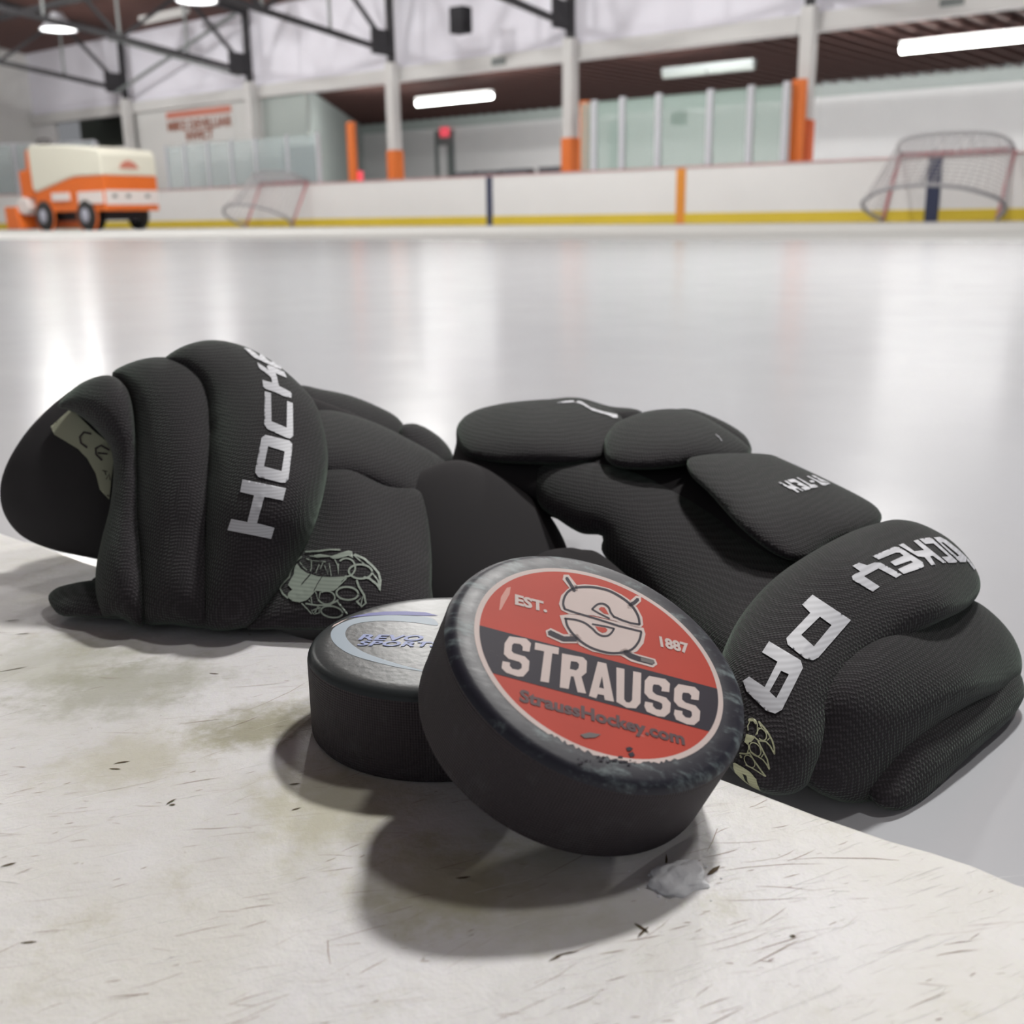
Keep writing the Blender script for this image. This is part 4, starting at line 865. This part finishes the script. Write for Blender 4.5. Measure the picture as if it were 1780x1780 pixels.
lines = [([(250, 270), (190, 320), (150, 400), (130, 470), (60, 540), (42, 580), (70, 630), (115, 670)], 16), ([(235, 325), (265, 370), (300, 400)], 10), ([(290, 222), (420, 215), (520, 202), (620, 205)], 16),
    ([(300, 290), (345, 310), (480, 320)], 12), ([(345, 320), (345, 380), (335, 410)], 10), ([(385, 430), (420, 340), (430, 390), (455, 330)], 8), ([(470, 350), (500, 440), (515, 330), (535, 455)], 9), ([(570, 300), (595, 350), (600, 450), (605, 340)], 10),
    (ell(680, 375, 85, 88, 0, 40, -pi * .75, pi * .55), 16), (ell(815, 415, 112, 68, .05, 44), 18), ([(750, 255), (800, 300), (860, 350), (930, 400)], 12),
    ([(760, 250), (850, 290), (930, 360), (990, 430), (1008, 500), (1000, 600), (975, 540), (900, 480), (850, 470)], 22), ([(930, 430), (985, 500), (1000, 590)], 14), ([(780, 500), (800, 560), (850, 640), (868, 720), (830, 750), (780, 700)], 20),
    (ell(690, 625, 105, 62, .08, 44), 18), ([(790, 700), (840, 650), (820, 740)], 12), (ell(490, 665, 80, 62, 0, 40, -pi * .7, pi * .9), 14), ([(385, 610), (410, 700), (430, 612)], 12), ([(320, 690), (350, 730), (340, 660)], 10),
    ([(250, 720), (300, 770), (345, 820)], 12), ([(290, 722), (400, 740), (520, 735), (600, 690)], 16), (ell(540, 800, 105, 52, .15, 44), 16), ([(370, 820), (415, 740), (420, 810), (370, 820)], 16), ([(590, 700), (640, 760), (690, 820)], 16), ([(610, 550), (680, 480)], 12), ([(430, 760), (345, 790), (365, 820)], 14)]
shp += [[stroke(p, w_)] for p, w_ in lines]
printed('paw_print', shp, lc, logo_pad, M['printg'], dens=2.5)
printed('paw_crack', [[stroke([(250, 540), (330, 450), (440, 300)], 7)], [stroke([(265, 520), (370, 400), (420, 330)], 6)], [stroke([(370, 600), (400, 540), (470, 430)], 6)], [stroke([(420, 450), (460, 370), (490, 320)], 6)]], lc, logo_pad, FB, lift=.0005)
la = lambda x, y: (x / 2.871, 560 + y / 2.871)
tagp = [[[(262, 530), (350, 450), (385, 465), (480, 560), (530, 600), (562, 640), (565, 700), (555, 790), (545, 890), (500, 840), (480, 760), (440, 690), (395, 640), (330, 600), (280, 570)]]]
tg = printed('tag', tagp, la, flap, M['tag'], lift=.0012); tag(tg, 'cream tag printed with CE')
printed('tag_print', [[stroke([(455, 560), (420, 552), (400, 575), (405, 605), (435, 628)], 9)], [stroke([(545, 640), (505, 618), (478, 632), (480, 662), (508, 690)], 9)], [stroke([(490, 655), (535, 660)], 8)], [stroke([(512, 742), (535, 748)], 5)], [stroke([(522, 745), (530, 765)], 5)], [stroke([(530, 785), (545, 760), (550, 790)], 5)], [stroke([(495, 860), (540, 868), (548, 885), (505, 880)], 9)]], la, tg, M['tagink'], lift=.0004)

# ---- right glove
DK = 1.0
rp = at_z(1500, 1390, 0.0)
ROOT = np.array([rp[0] - .02, rp[1] + .06, 0.0])
G2 = empty('hockey_glove', ROOT, 'black padded hockey glove at the right, knuckle pads up and cuff hanging over the ice', 'glove', 'pair of hockey gloves')
pad('side_panel', [(930, 812), (1000, 800), (1100, 818), (1210, 868), (1320, 925), (1420, 965), (1500, 1000), (1540, 1100), (1500, 1250), (1440, 1340), (1340, 1340), (1280, 1240), (1230, 1150), (1160, 1080), (1100, 1020), (1048, 962), (1047, 932), (1010, 927), (970, 903), (935, 873)], plane_dep((940, 840, .475), (1200, 880, .45), (1050, 950, .44), (1260, 1180, .36), (1450, 1000, .40), (1400, 1330, .345)), .028, .03, FB, G2, .5, 10)
pad('finger_body', [(793, 770), (800, 745), (870, 740), (1000, 745), (1150, 760), (1230, 800), (1330, 860), (1430, 940), (1380, 1010), (1280, 960), (1150, 900), (1060, 905), (1010, 912), (950, 895), (930, 872), (870, 860), (800, 850), (785, 815)], plane_dep((800, 800, .50), (1000, 760, .515), (930, 870, .48), (1150, 900, .455), (1400, 950, .415)), .026, .03, PL, G2, .5, 10)
pad('thumb_pad', [(940, 962), (985, 952), (1010, 955), (1042, 962), (1100, 1010), (1180, 1085), (1250, 1170), (1290, 1260), (1290, 1330), (1220, 1300), (1120, 1180), (1000, 1120), (900, 1100), (900, 1000)], plane_dep((950, 980, .415), (1050, 970, .42), (1280, 1300, .33), (1000, 1100, .385)), .012, .012, PL, G2, .5, 10)
pad('outer_finger_strip', [(950, 700), (972, 692), (1010, 692), (1060, 706), (1104, 711), (1116, 722), (1080, 745), (1000, 735)], plane_dep((960, 700, .56), (1100, 712, .55), (1020, 740, .545)), .012, .02, FB, G2)
pad('outer_knuckle_strip', [(1170, 715), (1200, 711), (1235, 722), (1275, 742), (1299, 762), (1306, 788), (1280, 800), (1220, 770), (1180, 745)], plane_dep((1180, 715, .53), (1300, 770, .52), (1220, 770, .52)), .010, .02, FB, G2)
fpad = pad('fingertip_pad', [(793, 755), (800, 732), (825, 714), (870, 702), (920, 696), (968, 694), (1020, 700), (1064, 713), (1084, 732), (1078, 760), (1060, 792), (1000, 806), (900, 806), (835, 800), (805, 785)], plane_dep((800, 750, .515), (960, 695, .54), (1080, 725, .525), (1000, 800, .48), (850, 800, .487), (930, 750, .505)), .022, .022, FB, G2, .46)
pad('knuckle_pad', [(1050, 770), (1062, 745), (1085, 728), (1130, 714), (1178, 711), (1220, 722), (1262, 746), (1297, 772), (1304, 788), (1280, 800), (1215, 806), (1150, 815), (1085, 815), (1055, 800)], plane_dep((1060, 760, .485), (1180, 712, .515), (1300, 785, .49), (1150, 810, .46), (1080, 810, .463), (1200, 760, .482)), .020, .022, FB, G2, .46)
hpad = pad('hand_pad', [(1195, 800), (1215, 792), (1260, 788), (1330, 789), (1362, 799), (1440, 835), (1508, 870), (1530, 890), (1530, 908), (1505, 922), (1450, 945), (1400, 975), (1350, 965), (1290, 920), (1235, 860), (1200, 825)], plane_dep((1210, 795, .455), (1340, 790, .475), (1525, 895, .435), (1400, 960, .40), (1250, 860, .425), (1370, 870, .432)), .020, .024, FB, G2, .42)
pad('cuff_roll', [(1768, 1165), (1780, 1190), (1780, 1212), (1762, 1243), (1735, 1270), (1690, 1310), (1650, 1348), (1610, 1388), (1575, 1407), (1540, 1406), (1515, 1390), (1490, 1340), (1540, 1270), (1610, 1210), (1690, 1165), (1730, 1150)], plane_dep((1775, 1190, .37), (1700, 1170, .365), (1570, 1405, .312), (1500, 1350, .318), (1650, 1300, .335), (1600, 1250, .335)), .012, .016, FB, G2, .5)
pad('wrist_pad', [(1650, 1045), (1690, 1043), (1728, 1068), (1760, 1105), (1776, 1145), (1772, 1178), (1748, 1200), (1690, 1224), (1635, 1266), (1590, 1320), (1555, 1368), (1525, 1391), (1480, 1396), (1440, 1386), (1404, 1366), (1370, 1330), (1380, 1240), (1440, 1150), (1540, 1080)], plane_dep((1690, 1045, .385), (1775, 1150, .378), (1680, 1220, .345), (1480, 1395, .314), (1400, 1350, .312), (1500, 1150, .335)), .022, .03, FB, G2, .5)
dband = pad('cuff_band', [(1530, 908), (1562, 903), (1602, 911), (1650, 937), (1688, 976), (1704, 1010), (1698, 1038), (1672, 1062), (1615, 1090), (1560, 1130), (1505, 1190), (1455, 1265), (1420, 1335), (1400, 1368), (1370, 1381), (1330, 1379), (1292, 1356), (1262, 1320), (1250, 1240), (1250, 1160), (1272, 1098), (1305, 1048), (1352, 1000), (1418, 956), (1480, 924)], plane_dep((1560, 905, .405), (1700, 1010, .385), (1650, 1065, .355), (1350, 1378, .303), (1270, 1300, .308), (1270, 1120, .335), (1400, 1150, .335), (1450, 1270, .318), (1450, 1000, .365)), .024, .03, FB, G2, .46)
r7 = lambda x, y: (1200 + x / 2.617, 760 + y / 2.617)
printed('lettering', [[[(555, 720), (728, 835), (580, 1005), (555, 1018), (520, 1010), (442, 948), (436, 918), (545, 803), (508, 765)], [(588, 820), (640, 858), (560, 955), (503, 903)]],
    [[(358, 932), (500, 1018), (510, 1052), (415, 1242), (385, 1260), (345, 1247), (258, 1160), (240, 1112), (268, 1092), (338, 1140), (396, 1025), (326, 982)], [(412, 1066), (447, 1082), (390, 1190), (360, 1160)]],
    ], r7, dband, M['print'])
h7 = lambda x, y: (1460 + x / 6.846, 900 + y / 6.846)
printed('lettering', [[[(145, 582), (222, 545), (318, 575), (405, 542), (480, 545), (732, 685), (665, 725), (455, 612), (280, 705), (468, 828), (385, 888), (150, 750), (138, 705), (170, 680), (240, 650)]],
    [[(382, 465), (640, 355), (705, 362), (985, 540), (998, 590), (965, 610), (755, 680), (685, 622), (870, 540), (840, 520), (655, 582), (595, 535), (755, 462), (710, 425), (660, 425), (455, 508)]],
    [[(692, 332), (752, 315), (885, 410), (1000, 395), (872, 285), (925, 270), (1260, 540), (1220, 548), (1100, 462), (1070, 470), (1132, 568), (1085, 575), (1005, 480), (925, 470)]],
    [[(942, 262), (1060, 245), (1100, 262), (1388, 525), (1375, 542), (1285, 545), (1205, 475), (1285, 468), (1110, 315), (1015, 322)]],
    [[(1112, 245), (1190, 238), (1260, 275), (1395, 380), (1500, 480), (1490, 535), (1420, 535)], [(1200, 305), (1225, 300), (1412, 455), (1390, 470)]],
    [[(1500, 485), (1520, 500), (1602, 605), (1592, 628), (1505, 520)]]], h7, dband, M['print'], dens=2.0)
p7 = lambda x, y: (1260 + x / 11.125, 1230 + y / 11.125)
cl = [([(455, 450), (450, 360), (480, 300), (470, 230), (540, 215), (600, 260), (632, 340), (632, 470), (600, 540)], 20), ([(470, 255), (560, 255), (610, 320)], 45), (ell(715, 530, 82, 118, -.35, 40, -pi * .9, pi * .85), 22), ([(650, 280), (700, 380), (725, 430)], 20), ([(655, 280), (760, 400), (850, 530), (910, 650), (945, 780), (948, 900)], 32), ([(650, 405), (720, 425), (780, 470)], 18), ([(560, 570), (650, 650), (790, 665), (870, 750), (945, 895)], 26), ([(855, 600), (820, 640)], 20),
    ([(640, 650), (690, 760), (750, 880), (810, 1000), (850, 1180)], 28), (ell(585, 815, 92, 138, -.55, 44), 20), ([(500, 860), (620, 940), (730, 1010), (800, 1100), (848, 1190)], 22), ([(740, 900), (700, 960)], 20), ([(500, 670), (560, 600)], 26), ([(470, 870), (540, 990), (610, 1090), (680, 1190), (780, 1320)], 26), (ell(480, 1040, 75, 128, -.62, 40), 16), ([(410, 1100), (560, 1180), (680, 1260), (775, 1320)], 20), ([(455, 690), (465, 800), (440, 880)], 16), ([(300, 890), (400, 900), (480, 890)], 30), ([(310, 930), (330, 970)], 34)]
printed('paw_print', [[stroke(p, w_)] for p, w_ in cl] + [[[(420, 520), (560, 560), (545, 640), (470, 690), (455, 740), (385, 675)]]], p7, dband, M['printy'], dens=2.0)
printed('emblem', [[[(180, 1070), (215, 1062), (400, 1170), (510, 1250), (610, 1370), (640, 1480), (695, 1585), (560, 1530), (470, 1470), (400, 1420), (340, 1370), (220, 1250), (185, 1160)], [(345, 1258), (430, 1300), (450, 1400), (490, 1470), (410, 1400)]]], p7, dband, M['printy'], dens=2.0)
t7 = lambda x, y: (1330 + x / 12.714, 800 + y / 12.714)
printed('lettering', [[[(285, 510), (330, 497), (490, 580), (570, 575), (415, 475), (450, 462), (620, 570), (850, 690), (820, 700), (700, 640), (660, 645), (752, 720), (710, 730), (590, 655), (540, 650)]],
    [[(480, 455), (590, 430), (640, 435), (1000, 625), (985, 655), (880, 685), (850, 660), (780, 625), (860, 600), (700, 560), (730, 530), (650, 500), (570, 510)]], [[(685, 400), (715, 395), (1010, 555), (1080, 548), (1158, 595), (1145, 612), (1010, 632), (960, 570)]], [[(965, 470), (1030, 455), (1090, 485), (1070, 505), (1005, 505)]], [[(910, 370), (945, 360), (1250, 505), (1330, 510), (1440, 530), (1310, 575), (1240, 560), (1130, 480)]], [[(1010, 350), (1060, 345), (1250, 440), (1420, 510), (1300, 490), (1240, 485)]]], t7, hpad, M['print'], dens=2.0)
c6 = lambda x, y: (760 + x / 2.967, 640 + y / 2.967)
printed('lettering', [[[(615, 182), (660, 172), (712, 168), (745, 175), (790, 205), (850, 225), (926, 242), (930, 260), (905, 258), (880, 245), (800, 222), (750, 192), (710, 178), (660, 182)]]], c6, fpad, M['print'])
printed('lint', [[stroke([(1435, 345), (1452, 358), (1466, 378)], 3)]], c6, [o for o in G2.children if o.name.startswith('knuckle_pad')][0], M['print'], dens=2)

# snow crumb on the sill
sn = MB(); me = bpy.data.meshes.new('snow'); bm = bmesh.new(); bmesh.ops.create_icosphere(bm, subdivisions=4, radius=1)
from mathutils import noise as mn_
P = at_z(1183, 1532, .022)
for v in bm.verts:
    n_ = v.co.normalized(); k = 1 + .35 * mn_.noise(n_ * 1.7) + .14 * mn_.noise(n_ * 5) + .06 * mn_.noise(n_ * 12)
    v.co = Vector((n_.x * .0068 * k, n_.y * .0050 * k, max(-.0002, n_.z * .0040 * k)))
bm.to_mesh(me); bm.free()
o = link('snow_lump', me, M['snow'], None, True); o.location = Vector(P); o.rotation_euler = (0, 0, .4); tag(o, 'small crumbling lump of snow on the sill in front of the pucks', 'snow')
bm = bmesh.new()
for i in range(30):
    a = random.uniform(0, 6.28); d = random.gauss(.0085, .003); r = random.uniform(.0001, .0005)
    r_ = bmesh.ops.create_icosphere(bm, subdivisions=1, radius=r); bmesh.ops.translate(bm, verts=r_['verts'], vec=(d * cos(a) * 1.1, d * sin(a) * .7, r * .4))
me = bpy.data.meshes.new('crumbs'); bm.to_mesh(me); bm.free()
o = link('snow_crumbs', me, M['snow']); o.location = Vector(P); tag(o, 'loose crumbs of snow around the lump on the sill', 'snow', kind='stuff')
